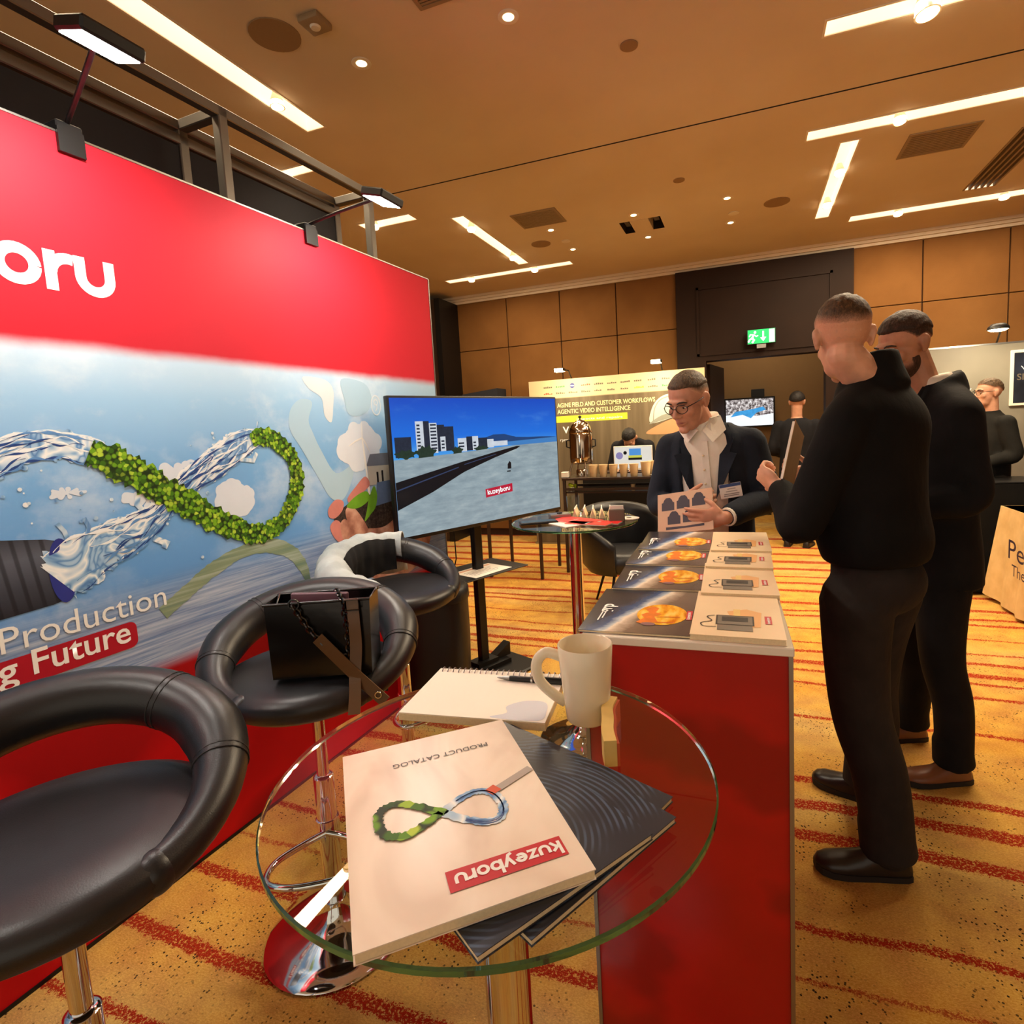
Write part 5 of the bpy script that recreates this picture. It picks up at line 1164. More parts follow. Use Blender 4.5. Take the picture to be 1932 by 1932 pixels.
# ---- man in black sweater seen from behind
pb = thing('person', 'man in black sweater standing with his back turned, boots on the carpet', 'person', (.385, 2.10, 0), face(-.80, .60))
lw = lambda p: local(pb, p)
HC = lw((.290, 2.06, 1.722)); HR = Rh(-.86, .30, .0)
secs = dens([(1.0,0,.01,.188,.145),(1.07,0,.005,.205,.162),(1.18,0,-.01,.20,.158),(1.33,0,-.01,.205,.152),(1.44,0,.01,.20,.138),(1.51,0,.01,.172,.115),(1.565,-.0,-.01,.115,.095),(1.61,-.0,-.02,.072,.075)])
SL, SR = V((.172,.008,1.455)), V((-.172,.008,1.455)); EL = lw((.155, 1.93, 1.14)); WL = lw((.10, 2.10, 1.245)); ER = V((-.26,-.06,1.17)); WR = V((-.10,-.26,1.25))
mb = MB(); torso(mb, [(z,cx,cy,rx*.8,ry*.8) for z,cx,cy,rx,ry in secs]); head_prims(mb, HC, HR, 1.03); cap_tube(mb, [(0,.01,1.55), HC+HR @ V((0,.012,-.065))], [.064,.056])
arm_prims(mb, SL, EL, WL, (.045,.038,.028)); arm_prims(mb, SR, ER, WR, (.045,.038,.028))
hand(mb, WL, lw((.02, 2.16, 1.31))-WL, lw((.40, 2.25, 1.28))-WL, 1, (.95,1.1,.7), .05, 1.0, .8); hand(mb, WR, (.5,-.8,.2), (.6,.3,.4), 1, (.7,.8,.5))
remesh(mb, 'body', 'skin_pale', pb, .0045, 3)
hair_obj(cap_shell(HC, HR, (0,.014,.036), (.0800,.1000,.0930), hair_thr(.35,.06,-.40), 1.03, seed=5, jig=.03, inset=.94, fade=.55, ramp=.16), 'hair', 'fade_brown', pb)
hair_obj(cap_shell(HC, HR, (0,.0125,.029), (.0776,.0972,.0880), hair_thr(.62,-.05,-.40), 1.03, inset=.95, fade=.9), 'faded_sides', 'fade_brown', pb)
face_bits(pb, HC, HR, 1.03, lid='skin_pale')
mb = MB(); torso(mb, secs); yoke(mb, (0,.012,1.53), (SL, SR), .085, .078); mb.ell((0,-.02,1.1), (.19,.16,.09))
arm_prims(mb, SL, EL, WL+(EL-WL)*.16, (.076,.066,.048)); arm_prims(mb, SR, ER, WR+(ER-WR)*.16, (.076,.066,.048))
mb.tube([(0,.012,1.55),(0,.0,1.61),(.0,-.012,1.665)], [.098,.084,.080], 24)
remesh(mb, 'sweater', 'black_knit', pb, .009, 10)
d_ = (EL-WL).normalized(); mb = MB(); mb.tube([WL+d_*.02, WL+d_*.06], [.036,.038], 20); mb.obj('shirt_cuff', 'white_shirt', pb, 50)
hl = lw((.47, 1.95, 0)); tl = lw((.19, 1.90, 0)); hr_ = lw((.47, 2.30, 0)); tr_ = lw((.235, 2.40, 0))
al = hl+(tl-hl).normalized()*.06+V((0,0,.10)); ar = hr_+(tr_-hr_).normalized()*.06+V((0,0,.10))
legs(pb, 'charcoal_wool', [(.095,.0,.88),(-.095,.0,.88)], [V((.095,0,.88)).lerp(al,.5)+V((0,-.035,0)), V((-.095,0,.88)).lerp(ar,.5)+V((0,-.02,0))], [al, ar], (0,.01,.97), r=(.112,.09,.076))
shoe(pb, hl, tl, 'black_shoe', name='boot', hgt=.09); shoe(pb, hr_, tr_, 'black_shoe', name='boot', hgt=.09)
bk = thing('held_booklet', 'tan booklet held up by the man in black sweater', 'booklet', (.150, 2.17, 1.345), 0, rot=(math.radians(6), math.radians(24), math.radians(74)))
mb = MB(); mb.box(-.075, .075, -.004, .004, -.11, .10); mb.obj('pages', 'paper', bk); mb = MB(); mb.box(-.0755, .0755, -.0055, -.004, -.105, .105); mb.obj('cover', mat('cover_wood', (182, 140, 92), .5, noise=(20, .15)), bk)

# ---- man in dark suit behind him
ps = thing('person', 'bearded man in dark suit and brown shoes beside the man in black sweater', 'person', (.685, 2.62, 0), face(-.97, -.20))
lw = lambda p: local(ps, p)
HC = lw((.575, 2.58, 1.735)); HR = Rh(.32, .38, .05)
secs = dens([(.80,0,.02,.19,.15),(.93,0,.015,.185,.148),(1.08,0,.005,.182,.14),(1.22,0,-.005,.192,.142),(1.36,0,.0,.20,.138),(1.46,0,.01,.188,.118),(1.53,0,.012,.14,.096),(1.58,0,.005,.088,.078)])
SL, SR = V((.172,.012,1.452)), V((-.172,.012,1.452)); EL = V((.215,.03,1.16)); WL = V((.12,-.20,1.10)); ER = V((-.215,.03,1.16)); WR = V((-.12,-.20,1.11))
mb = MB(); torso(mb, [(z,cx,cy,rx*.8,ry*.8) for z,cx,cy,rx,ry in secs]); head_prims(mb, HC, HR, 1.03); cap_tube(mb, [(0,.0,1.48), HC+HR @ V((0,.02,-.05))], [.06,.058])
arm_prims(mb, SL, EL, WL, (.045,.038,.028)); arm_prims(mb, SR, ER, WR, (.045,.038,.028)); hand(mb, WL, (-.8,-.5,.1), (-.2,.9,.2), -1); hand(mb, WR, (.8,-.5,.1), (.2,.9,.2), 1)
remesh(mb, 'body', 'skin_tan', ps, .0045, 3)
hair_obj(cap_shell(HC, HR, (0,.014,.035), (.0800,.1000,.0905), hair_thr(.42,.18,-.2), 1.03, seed=7, jig=.025, inset=.86, fade=.04), 'hair', 'fade_dark', ps)
hair_obj(cap_shell(HC, HR, (0,.012,.028), (.0775,.0968,.0875), hair_thr(.7,-.05,-.55), 1.03, inset=.92, fade=.18), 'short_sides', 'fade_dark', ps)
hair_obj(cap_shell(HC, HR, (0,-.028,-.058), (.0632,.0640,.0660), lambda d: (.75 if d.y > -.15 else .15)-d.z - (.35 if d.y < -.72 and d.z > -.25 else 0), 1.03, inset=.86, fade=.5), 'beard', 'fade_beard', ps)
face_bits(ps, HC, HR, 1.03)
mb = MB(); torso(mb, [(z,cx,cy,rx*.9,ry*.93) for z,cx,cy,rx,ry in secs]); mb.tube([(0,.005,1.51),(0,-.004,1.57),(0,-.012,1.612)], [.085,.075,.071], 24); remesh(mb, 'shirt', 'white_shirt', ps, .009, 3)
jm = MB(); a0 = math.radians(-90+18); shell(jm, secs, a0, a0+math.radians(360-36), .022); jm.tube([(0,.022,1.54),(0,.018,1.585),(0,.012,1.60)], [.100,.090,.086], 24)
yoke(jm, (0,.02,1.525), (SL, SR), .08, .074)
arm_prims(jm, SL, EL, WL+(EL-WL)*.14, (.07,.06,.05)); arm_prims(jm, SR, ER, WR+(ER-WR)*.14, (.07,.06,.05))
remesh(jm, 'suit_jacket', 'black_suit', ps, .009, 12)
for s in (-1, 1):
    L_ = [(s*.03,-.158,1.1),(s*.075,-.165,1.2),(s*.13,-.152,1.39),(s*.1,-.135,1.46),(s*.085,-.08,1.57),(s*.06,-.105,1.51),(s*.045,-.145,1.36)]
    mb = MB(); mb.loft([[V(p) for p in L_], [V(p)+V((0,.012,0)) for p in L_]]); mb.obj('lapel', 'black_suit', ps)
hl = lw((.815, 2.56, 0)); tl = lw((.565, 2.47, 0)); hr_ = lw((.74, 2.86, 0)); tr_ = lw((.48, 2.78, 0)); al = hl+(tl-hl).normalized()*.06+V((0,0,.10)); ar = hr_+(tr_-hr_).normalized()*.06+V((0,0,.10))
legs(ps, 'black_suit', [(.09,.01,.88),(-.09,.01,.88)], [V((.09,.0,.88)).lerp(al,.5)+V((0,-.02,0)), V((-.09,.0,.88)).lerp(ar,.5)+V((0,-.02,0))], [al, ar], (0,.01,.92), r=(.1,.076,.066))
shoe(ps, hl, tl, 'brown_shoe'); shoe(ps, hr_, tr_, 'brown_shoe')

# ---- smiling man with glasses behind the black table
pf = thing('person', 'smiling man with glasses and dark polo behind the black table', 'person', (1.955, 5.86, 0), face(-.97, -.25))
HC = V((0,-.03,1.60)); HR = Rh(0, .02, 0); secs = dens([(.86,0,0,.17,.13),(1.0,0,0,.17,.13),(1.2,0,-.01,.18,.13),(1.32,0,0,.185,.12),(1.38,0,0,.16,.1),(1.43,0,0,.08,.07)])
SL, SR = V((.18,.0,1.34)), V((-.18,.0,1.34)); EL = V((.24,.03,1.08)); WL = V((.17,-.22,1.0)); ER = V((-.24,.03,1.08)); WR = V((-.15,-.24,1.02))
mb = MB(); torso(mb, [(z,cx,cy,rx*.8,ry*.8) for z,cx,cy,rx,ry in secs]); head_prims(mb, HC, HR, 1.0); cap_tube(mb, [(0,0,1.38), HC+V((0,.02,-.05))], [.056,.056]); arm_prims(mb, SL, EL, WL, (.045,.038,.028)); arm_prims(mb, SR, ER, WR, (.045,.038,.028)); hand(mb, WL, (-.3,-.8,-.4), (-.8,.1,-.2), -1); hand(mb, WR, (.3,-.8,-.4), (.8,.1,-.2), 1)
remesh(mb, 'body', 'skin_pale', pf, .006, 3)
_h = cap_shell(HC, HR, (0,.014,.035), (.0805,.1000,.0910), hair_thr(.45,.12,-.35), seed=9, jig=.04, inset=.90, fade=.15)
hair_obj(_h, 'hair', 'fade_silver', pf); face_bits(pf, HC, HR, lid='skin_pale'); glasses(pf, HC, HR, 1.0)
mb = MB(); torso(mb, secs); mb.ell(SL, (.072,)*3); mb.ell(SR, (.072,)*3); arm_prims(mb, SL, EL, WL+(EL-WL)*.2, (.072,.06,.046)); arm_prims(mb, SR, ER, WR+(ER-WR)*.2, (.072,.06,.046)); mb.tube([(0,0,1.38),(0,-.004,1.45)], [.085,.066], 20); remesh(mb, 'polo_shirt', 'dark_polo', pf, .012, 4)
mb = MB(); mb.box(.06, .11, -.128, -.126, 1.28, 1.288); mb.obj('chest_lettering', 'white_print', pf)
legs(pf, 'charcoal_wool', [(-.09,0,.86),(.09,0,.86)], [(-.1,-.01,.47),(.1,-.01,.47)], [(-.1,.02,.09),(.1,.02,.09)], (0,0,.9), .014)
shoe(pf, (-.1,.08,0), (-.12,-.18,0), 'black_shoe'); shoe(pf, (.1,.08,0), (.12,-.18,0), 'black_shoe')
b2 = thing('name_badge', 'small cream badge hanging on the dark polo', 'badge', pf.matrix_basis @ V((.06,-.145,1.18)), pf.rotation_euler.z)
mb = MB(); mb.box(-.035, .035, -.002, .002, -.05, .04, .001); mb.obj('card', 'badge_white', b2); decal('photo', rect(-.02, .02, -.03, .01), .0025, 'print_peach', b2); mb = MB(); mb.tube([(0,0,.04),(.01,.0,.09)], .003, 6); mb.obj('clip', 'brushed_metal', b2)

# ---- dark-haired person seen from behind in the doorway
pd = thing('person', 'dark-haired person in black coat seen from behind by the doorway', 'person', (.53, 7.0, 0), face(.25, 1))
HC = V((0,-.02,1.645)); HR = Rh(.1, .2, 0); secs = dens([(.5,0,0,.2,.15),(.9,0,0,.19,.15),(1.1,0,0,.18,.14),(1.3,0,0,.195,.14),(1.4,0,0,.18,.12),(1.47,0,0,.09,.08)])
SL, SR = V((.19,.0,1.38)), V((-.19,.0,1.38)); EL = V((.25,.03,1.12)); WL = V((.2,-.2,1.05)); ER = V((-.25,.03,1.12)); WR = V((-.2,-.2,1.05))
mb = MB(); torso(mb, [(z,cx,cy,rx*.8,ry*.8) for z,cx,cy,rx,ry in secs]); head_prims(mb, HC, HR, 1.0); cap_tube(mb, [(0,0,1.42), HC+V((0,.02,-.05))], [.056,.056]); arm_prims(mb, SL, EL, WL, (.045,.038,.028)); arm_prims(mb, SR, ER, WR, (.045,.038,.028)); hand(mb, WL, (-.2,-.9,0), (-.8,.1,0), -1); hand(mb, WR, (.2,-.9,0), (.8,.1,0), 1)
remesh(mb, 'body', 'skin_tan', pd, .008, 3); _h = cap_shell(HC, HR, (0,.014,.03), (.084,.104,.096), hair_thr(.4,-.1,-.55), seed=4, jig=.03, fade=.1)
hair_obj(_h, 'hair', 'fade_black', pd)
mb = MB(); torso(mb, secs); mb.ell(SL, (.075,)*3); mb.ell(SR, (.075,)*3); arm_prims(mb, SL, EL, WL+(EL-WL)*.15, (.075,.062,.05)); arm_prims(mb, SR, ER, WR+(ER-WR)*.15, (.075,.062,.05)); remesh(mb, 'coat', 'black_suit', pd, .014, 4)
legs(pd, 'black_suit', [(-.09,0,.86),(.09,0,.86)], [(-.1,-.01,.47),(.1,-.01,.47)], [(-.1,.02,.09),(.1,.02,.09)], (0,0,.9), .016); shoe(pd, (-.1,.08,0), (-.12,-.18,0), 'black_shoe'); shoe(pd, (.1,.08,0), (.12,-.18,0), 'black_shoe')

# ---- man bowed over a laptop at the banner stand
pp_ = thing('person', 'dark-haired man in black bowed over a laptop before the banner', 'person', (-1.24, 6.62, 0), face(-.1, -1))
HC = V((-.0,-.20,1.335)); HR = Rh(0, .95, 0); secs = dens([(.72,0,.06,.17,.13),(.9,0,.03,.17,.13),(1.1,0,-.03,.18,.13),(1.22,0,-.07,.19,.12),(1.30,0,-.1,.165,.1),(1.34,0,-.13,.09,.08)])
SL, SR = V((.185,-.09,1.24)), V((-.185,-.09,1.24)); EL = V((.24,-.14,1.0)); WL = V((.12,-.36,.99)); ER = V((-.24,-.14,1.0)); WR = V((-.12,-.36,.99))
mb = MB(); torso(mb, [(z,cx,cy,rx*.8,ry*.8) for z,cx,cy,rx,ry in secs]); head_prims(mb, HC, HR, 1.0); cap_tube(mb, [(0,-.11,1.28), HC+HR @ V((0,.02,-.05))], [.056,.056]); arm_prims(mb, SL, EL, WL, (.045,.038,.028)); arm_prims(mb, SR, ER, WR, (.045,.038,.028)); hand(mb, WL, (-.2,-.9,0), (-.2,.1,-.9), -1); hand(mb, WR, (.2,-.9,0), (.2,.1,-.9), 1)
remesh(mb, 'body', 'skin_tan', pp_, .007, 3); _h = cap_shell(HC, HR, (0,.012,.033), (.082,.102,.093), hair_thr(.4,.0,-.45), seed=6, jig=.03, fade=.1)
hair_obj(_h, 'hair', 'fade_black', pp_)
mb = MB(); torso(mb, secs); mb.ell(SL, (.075,)*3); mb.ell(SR, (.075,)*3); arm_prims(mb, SL, EL, WL+(EL-WL)*.15, (.075,.062,.05)); arm_prims(mb, SR, ER, WR+(ER-WR)*.15, (.075,.062,.05)); remesh(mb, 'sweater', 'black_suit', pp_, .013, 4)
legs(pp_, 'black_suit', [(-.09,.06,.86),(.09,.06,.86)], [(-.1,.02,.47),(.1,.02,.47)], [(-.1,.03,.09),(.1,.03,.09)], (0,.05,.88), .016); shoe(pp_, (-.1,.09,0), (-.12,-.17,0), 'black_shoe'); shoe(pp_, (.1,.09,0), (.12,-.17,0), 'black_shoe')
# ---------------------------------------------------------------- banner stand with lamps at the far wall
BY = 6.85
bn = thing('banner_wall', 'wide pale banner wall with sponsor logos and yellow headline by the orange wall', 'banner', (0, BY, 0))
t = NT('banner_print', .5, .3); q = t.coord(); x, y, z = t.sep(q)
g = t.ramp(t.noise(t.scale(q, 6, 1, .4), 1.3, 3), [(.3, (84, 72, 54)), (.5, (106, 92, 70)), (.7, (124, 108, 84))])
t.out(t.mix(t.smooth(z, 1.865, 1.885), g, (214, 192, 150)))
mb = MB(); mb.box(-2.62, -.45, 0, .05, .02, 2.105); mb.obj('printed_panel', 'banner_print', bn)
mb = MB(); mb.box(-2.64, -.43, -.01, .06, 0, .02); mb.obj('foot_rail', 'brushed_metal', bn)
mat('banner_yellow', (226, 222, 60), .5); mat('pale_yellow', (244, 238, 170), .5); mat('logo_green', (60, 140, 90), .5); mat('logo_blue', (60, 60, 130), .5); mat('logo_red', (196, 84, 56), .5); mat('logo_grey', (110, 100, 84), .5); mat('logo_teal', (50, 130, 150), .5)
text('AGINE FIELD AND CUSTOMER WORKFLOWS', 'pale_yellow', bn, (-2.25, 1.755), width=1.23, height=.055, off=.002, bold=.012)
text('AGENTIC VIDEO INTELLIGENCE', 'pale_yellow', bn, (-2.25, 1.675), width=.93, height=.055, off=.002, bold=.012)
decal('highlight_bar', rect(-2.43, -1.36, 1.565, 1.645), .0015, 'banner_yellow', bn); text('inspects and repairs', 'white_print', bn, (-2.0, 1.585), width=.58, height=.038, off=.0025, bold=.008)
text('V', 'white_print', bn, (-2.19, 1.43), height=.085, off=.002, bold=.02, width=.085); text('rym', 'white_print', bn, (-2.23, 1.33), width=.1, height=.035, off=.002)
rl = random.Random(11)
row = [('logo_grey',.13),('logo_green',.14),('logo_blue',.0),('logo_red',.14),('logo_grey',.13),('logo_grey',.14),('logo_grey',.13),('logo_grey',.12),('logo_grey',.12),('logo_grey',.12),('banner_yellow',.14)]
for r_i, zz in enumerate((2.005, 1.925)):
    xx = -2.42
    for i in range(11):
        m_, w_ = row[(i+3*r_i) % 11]
        if w_ == 0: decal('sponsor_logo', circ(xx+.05, zz+.012, .032, 20), .0015, m_, bn); decal('sponsor_logo_bar', rect(xx+.025, xx+.075, zz+.006, zz+.018), .002, 'white_print', bn)
        else: decals('sponsor_logo', [rect(xx+.024*j, xx+.024*j+.018, zz, zz+.012+.012*rl.random()) for j in range(int(w_/.026))], .0015, m_, bn)
        xx += .165
# hard-hat picture
mat('helmet_white', (196, 204, 196), .4, noise=(5, .06)); mat('helmet_shade', (150, 152, 140), .4); mat('face_print', (206, 148, 104), .5)
sm2 = lambda P: [(p.x, p.y) for p in catmull(P, 5, True)]
decal('helmet_picture', sm2([(-1.08,1.50),(-1.06,1.68),(-.96,1.80),(-.80,1.84),(-.62,1.80),(-.56,1.62),(-.8,1.56)]), .0016, 'helmet_white', bn)
decal('helmet_brim', sm2([(-1.10,1.49),(-.95,1.585),(-.75,1.62),(-.55,1.63),(-.55,1.585),(-.78,1.565),(-.97,1.52)]), .002, 'helmet_shade', bn)
decal('face_picture', sm2([(-1.14,1.38),(-.98,1.48),(-.78,1.55),(-.56,1.57),(-.56,1.36),(-.9,1.36)]), .0012, 'face_print', bn)
ribbon('helmet_line', [(p.x, p.y) for p in catmull([(-1.05,1.52),(-1.03,1.67),(-.95,1.775),(-.8,1.815)], 5)], .012, .0022, 'helmet_shade', bn)
def banner_lamp(x, label):
    root = thing('banner_lamp', label, 'lamp', (x, BY, 2.105), 0, 'arm lamps above the banner')
    mb = MB(); mb.tube([(0,.02,0),(0,-.1,.09),(0,-.42,.08)], .008, 8); mb.obj('arm', 'black_metal', root, 60); mb = MB(); mb.box(-.06,.06,-.50,-.41,.05,.085,.006); mb.obj('lamp_head', 'black_plastic', root)
    mb = MB(); mb.box(-.052,.052,-.498,-.415,.046,.05); mb.obj('lens', 'flood_warm', root); mb = MB(); mb.box(-.05,.05,-.503,-.5,.055,.08); mb.obj('front_lens', 'flood_warm', root)
    light('banner_flood', 'AREA', (x, BY-.45, 2.105), 6, (1, .82, .52), .1, .08, aim=(x, BY, 1.6))
mat('flood_warm', (255, 236, 180), .5, emit=30, noise=(3, .01))
banner_lamp(-2.05, 'glowing arm lamp on the left of the pale banner'); banner_lamp(-.93, 'glowing arm lamp over the middle of the pale banner')
# grey box beside the banner
bx = thing('wall_speaker', 'dark grey angular speaker box on the orange wall above the television', 'speaker', (-3.43, 7.2, 1.55)); mb = MB(); mb.loft([[(-.26,-.14,0),(.27,-.14,0),(.27,.16,0),(-.26,.16,0)],[(-.26,-.14,.48),(.27,-.14,.53),(.27,.16,.53),(-.26,.16,.48)]]); mb.obj('cabinet', 'charcoal_fabric', bx); mb = MB(); mb.box(-.05,.05,.16,.172,.1,.4); mb.obj('wall_bracket', 'black_metal', bx)

# ---------------------------------------------------------------- coffee tables
def console(name, label, x0, x1, y0, y1, zt, shelf=None):
    root = thing(name, label, 'table', ((x0+x1)/2, (y0+y1)/2, 0))
    mb = MB(); mb.box(x0, x1, y0, y1, zt-.025, zt, .003); mb.obj('top', 'bronze_metal', root, world=True)
    for xx in (x0+.02, x1-.02):
        for yy in (y0+.02, y1-.02): mb = MB(); mb.box(xx-.014, xx+.014, yy-.014, yy+.014, 0, zt-.025); mb.obj('leg', 'bronze_metal', root, world=True)
    for yy in (y0+.02, y1-.02): mb = MB(); mb.box(x0+.03, x1-.03, yy-.01, yy+.01, zt-.13, zt-.105); mb.obj('apron_rail', 'bronze_metal', root, world=True)
    if shelf: mb = MB(); mb.box(x0+.03, x1-.03, y0+.03, y1-.03, shelf-.015, shelf); mb.obj('shelf', 'bronze_metal', root, world=True)
    return root
console('coffee_table', 'dark metal coffee bar table carrying the urn and paper cups', -1.78, -.72, 5.45, 5.9, .985, .84)
console('side_table', 'dark metal console table whose legs show under the television', -2.52, -1.92, 5.15, 5.75, .98)
# dark front panel behind
fp = MB(); fp.box(-1.72, -.74, 6.02, 6.06, 0, .93); tag(fp.obj('modesty_screen', 'dim_black', None), 'black fabric screen standing behind the coffee table', 'screen')
lt = console('laptop_table', 'narrow dark table under the open laptop behind the cups', -1.55, -.85, 6.1, 6.42, .985)
# urn
ur = thing('coffee_urn', 'tall polished steel coffee urn with domed lid', 'urn', (-1.62, 5.66, .985), .2)
mat('steel', (205, 190, 170), .12, metal=1.0)
MB().lathe([(.001,.13),(.10,.13),(.118,.15),(.12,.20),(.12,.43),(.115,.445),(.001,.447)], 36).obj('tank', 'steel', ur, 50)
MB().lathe([(.118,.445),(.122,.455),(.11,.50),(.085,.545),(.045,.575),(.015,.585),(.001,.586)], 36).obj('lid', 'steel', ur, 60)
MB().lathe([(.006,.585),(.006,.60),(.016,.607),(.018,.617),(.008,.627),(.001,.628)], 18).obj('knob', 'black_plastic', ur, 60)
for a in (.4, 2.0, 3.5, 5.1): mb = MB(); mb.tube([(.1*math.cos(a),.1*math.sin(a),.15),(.125*math.cos(a),.125*math.sin(a),.07),(.13*math.cos(a),.13*math.sin(a),0.008)], .009, 8); mb.obj('leg', 'steel', ur, 60)
mb = MB(); mb.tube([(0,-.11,.19),(0,-.16,.185),(0,-.17,.15)], .011, 10); tp = mb.obj('tap', 'steel', ur, 60); mb = MB(); mb.tube([(0,-.15,.19),(0,-.15,.235)], [.006,.012], 8); mb.obj('tap_lever', 'black_plastic', tp, 60)
for s in (-1, 1): mb = MB(); mb.tube([(s*.118,0,.38),(s*.15,0,.375),(s*.15,0,.31),(s*.118,0,.30)], .008, 8); mb.obj('side_handle', 'black_plastic', ur, 60)
MB().lathe([(.001,.0),(.06,.0),(.062,.06),(.05,.075),(.001,.076)], 20).obj('burner', 'steel', ur, 50)
# paper cups
mat('cup_paper', (226, 196, 150), .6)
def cup(x, y, z, lab, s=1.0, m='cup_paper', group='paper cups on the coffee table'):
    root = thing('paper_cup', lab, 'cup', (x, y, z), 0, group)
    MB().lathe([(.001,.006*s),(.027*s,.0),(.029*s,.002*s),(.039*s,.105*s),(.0365*s,.105*s),(.027*s,.008*s),(.001,.008*s)], 28).obj('wall', m, root, 60)
    mb = MB(); mb.tube([(.039*s*math.cos(2*PI*i/24), .039*s*math.sin(2*PI*i/24), .106*s) for i in range(24)], .0022*s, 6, closed=True); mb.obj('rim', m, root, 60)
ORD = ['first', 'second', 'third', 'fourth', 'fifth']
for i in range(5): cup(-1.46+.103*i, 5.51, .985, f'cream paper cup, {ORD[i]} from the urn in the front row', 1.15)
for i in range(3): cup(-.935+.055*i, 5.53+.098*i, .985, ['large cream paper cup at the right end of the row', 'cream paper cup tucked behind the row end', 'cream paper cup farthest back at the row end'][i], 1.3)
# small things on the shelf and table
tr_ = thing('tray', 'round pale tray on the right end of the coffee table', 'tray', (-.80, 5.50, .985)); MB().lathe([(.001,.0),(.07,.0),(.085,.015),(.083,.015),(.068,.004),(.001,.004)], 28).obj('dish', 'paper', tr_, 50); mb = MB(); mb.ell((0,0,.02), (.03,.03,.012)); mb.obj('napkin', 'white_paint', tr_, 80)
nb_ = thing('napkin_stack', 'small stack of white napkins left of the urn', 'napkins', (-1.755, 5.5, .985), .1); mb = MB(); mb.box(-.035,.035,-.04,.04,0,.06,.003); mb.obj('stack', 'paper', nb_); mb = MB(); mb.box(-.04,.04,-.045,.045,.0,.006); mb.obj('holder', 'black_metal', nb_)
mat('lime', (196, 214, 40), .5, noise=(20, .3)); fl = thing('lime_flowers', 'small clump of lime yellow flowers at the table edge', 'flowers', (-1.70, 5.52, .84)); rf = random.Random(2)
for i in range(7): mb = MB(); mb.ell((rf.uniform(-.03,.03), rf.uniform(-.03,.03), .055+rf.uniform(-.02,.025)), (.018,)*3, None, 10, 7); mb.obj('bloom', 'lime', fl, 80)
MB().lathe([(.001,0),(.025,0),(.03,.045),(.027,.045),(.001,.01)], 16).obj('pot', 'white_paint', fl, 60)
cup(-1.07, 5.55, .84, 'tiny paper cup on the lower shelf of the coffee table', .6)
th_ = thing('thermos', 'brushed steel thermos jug beside the navy jacket', 'jug', (-.66, 5.3, .0)); 
# low dark serving stool for thermos
MB().lathe([(.001,.62),(.045,.62),(.05,.64),(.05,.80),(.035,.83),(.03,.86),(.001,.862)], 24).obj('body', 'steel', th_, 50); MB().lathe([(.02,.86),(.032,.865),(.03,.89),(.001,.895)], 20).obj('lid', 'black_plastic', th_, 50)
th_.location = (-.60, 5.15, .0); sv = thing('serving_stand', 'small black stand under the steel thermos', 'stand', (-.60, 5.15, 0)); MB().lathe([(.001,.60),(.16,.60),(.16,.62),(.001,.62)], 28).obj('plate', 'black_metal', sv, 40); mb = MB(); mb.cyl((0,0,.02),(0,0,.6),.015); mb.obj('post', 'black_metal', sv, 40); MB().lathe([(.001,0),(.13,0),(.13,.015),(.02,.025)], 24).obj('foot', 'black_metal', sv, 40)
wb2 = thing('milk_bottle', 'small white milk bottle next to the steel thermos', 'bottle', (-.70, 5.13, .62)); MB().lathe([(.001,0),(.025,0),(.027,.01),(.027,.10),(.014,.125),(.013,.15),(.001,.151)], 20).obj('glass', 'white_paint', wb2, 60); MB().lathe([(.001,.150),(.015,.150),(.015,.165),(.001,.166)], 16).obj('cap', 'logo_grey', wb2, 60)
# laptop
lp = thing('laptop', 'open laptop with bright screen picture behind the paper cups', 'laptop', (-1.185, 6.2, .985), 0)
mb = MB(); mb.box(-.215,.215,-.01,.26,0,.014,.003); mb.obj('keyboard_base', 'brushed_metal', lp); mb = MB(); mb.box(-.215,.215,-.008,.004,.014,.275,.003); mb.obj('lid', 'paper', lp)
emi('lap_white', (238, 232, 220), .75); emi('lap_blue', (80, 150, 220), .8); emi('lap_black', (20, 20, 20), .3); emi('lap_yellow', (220, 220, 90), .7); emi('lap_violet', (150, 140, 190), .7)
decal('sticker_sheet', rect(-.205,.205,.03,.265), .0085, 'lap_white', lp); decal('picture_block', rect(-.04,.09,.17,.245), .009, 'lap_blue', lp); decal('picture_block', rect(-.05,.10,.145,.17), .009, 'lap_yellow', lp); decal('picture_block', rect(-.05,.10,.12,.145), .0092, 'lap_black', lp); decal('picture_spot', circ(-.15,.17,.04,20), .009, 'lap_violet', lp); decal('picture_spot', circ(-.085,.2,.02,16), .009, 'lap_black', lp)

# ---------------------------------------------------------------- tub chair
tb = thing('tub_chair', 'black leather tub chair behind the leaflet table', 'chair', (-.98, 4.55, 0), face(.5, -.85))
rings = []
for i in range(37):
    a = math.radians(-60+300*i/36); f = math.sin(math.radians(180*i/36)); top = .56+.27*f**.8
    o = V((math.cos(a), math.sin(a), 0)); R1 = .30+.03*f; ring = []
    for r, z in ((R1-.03,.30),(R1+.015,.36),(R1+.05,top-.05),(R1+.045,top-.01),(R1+.02,top),(R1-.015,top-.015),(R1-.03,top-.06),(R1-.06,.36)): ring.append(o*r+V((0,0,z)))
    rings.append(ring)
MB().loft(rings).obj('shell_back', 'leather', tb, 70)
MB().lathe([(.001,.30),(.20,.295),(.29,.34),(.31,.40),(.29,.455),(.22,.475),(.001,.48)], 40).obj('seat', 'leather', tb, 60)
for a in (45, 135, 225, 315): ca_, sa_ = math.cos(math.radians(a)), math.sin(math.radians(a)); mb = MB(); mb.tube([(.16*ca_,.16*sa_,.31),(.27*ca_,.27*sa_,0)], [.013,.009], 10); mb.obj('leg', 'black_metal', tb, 50)

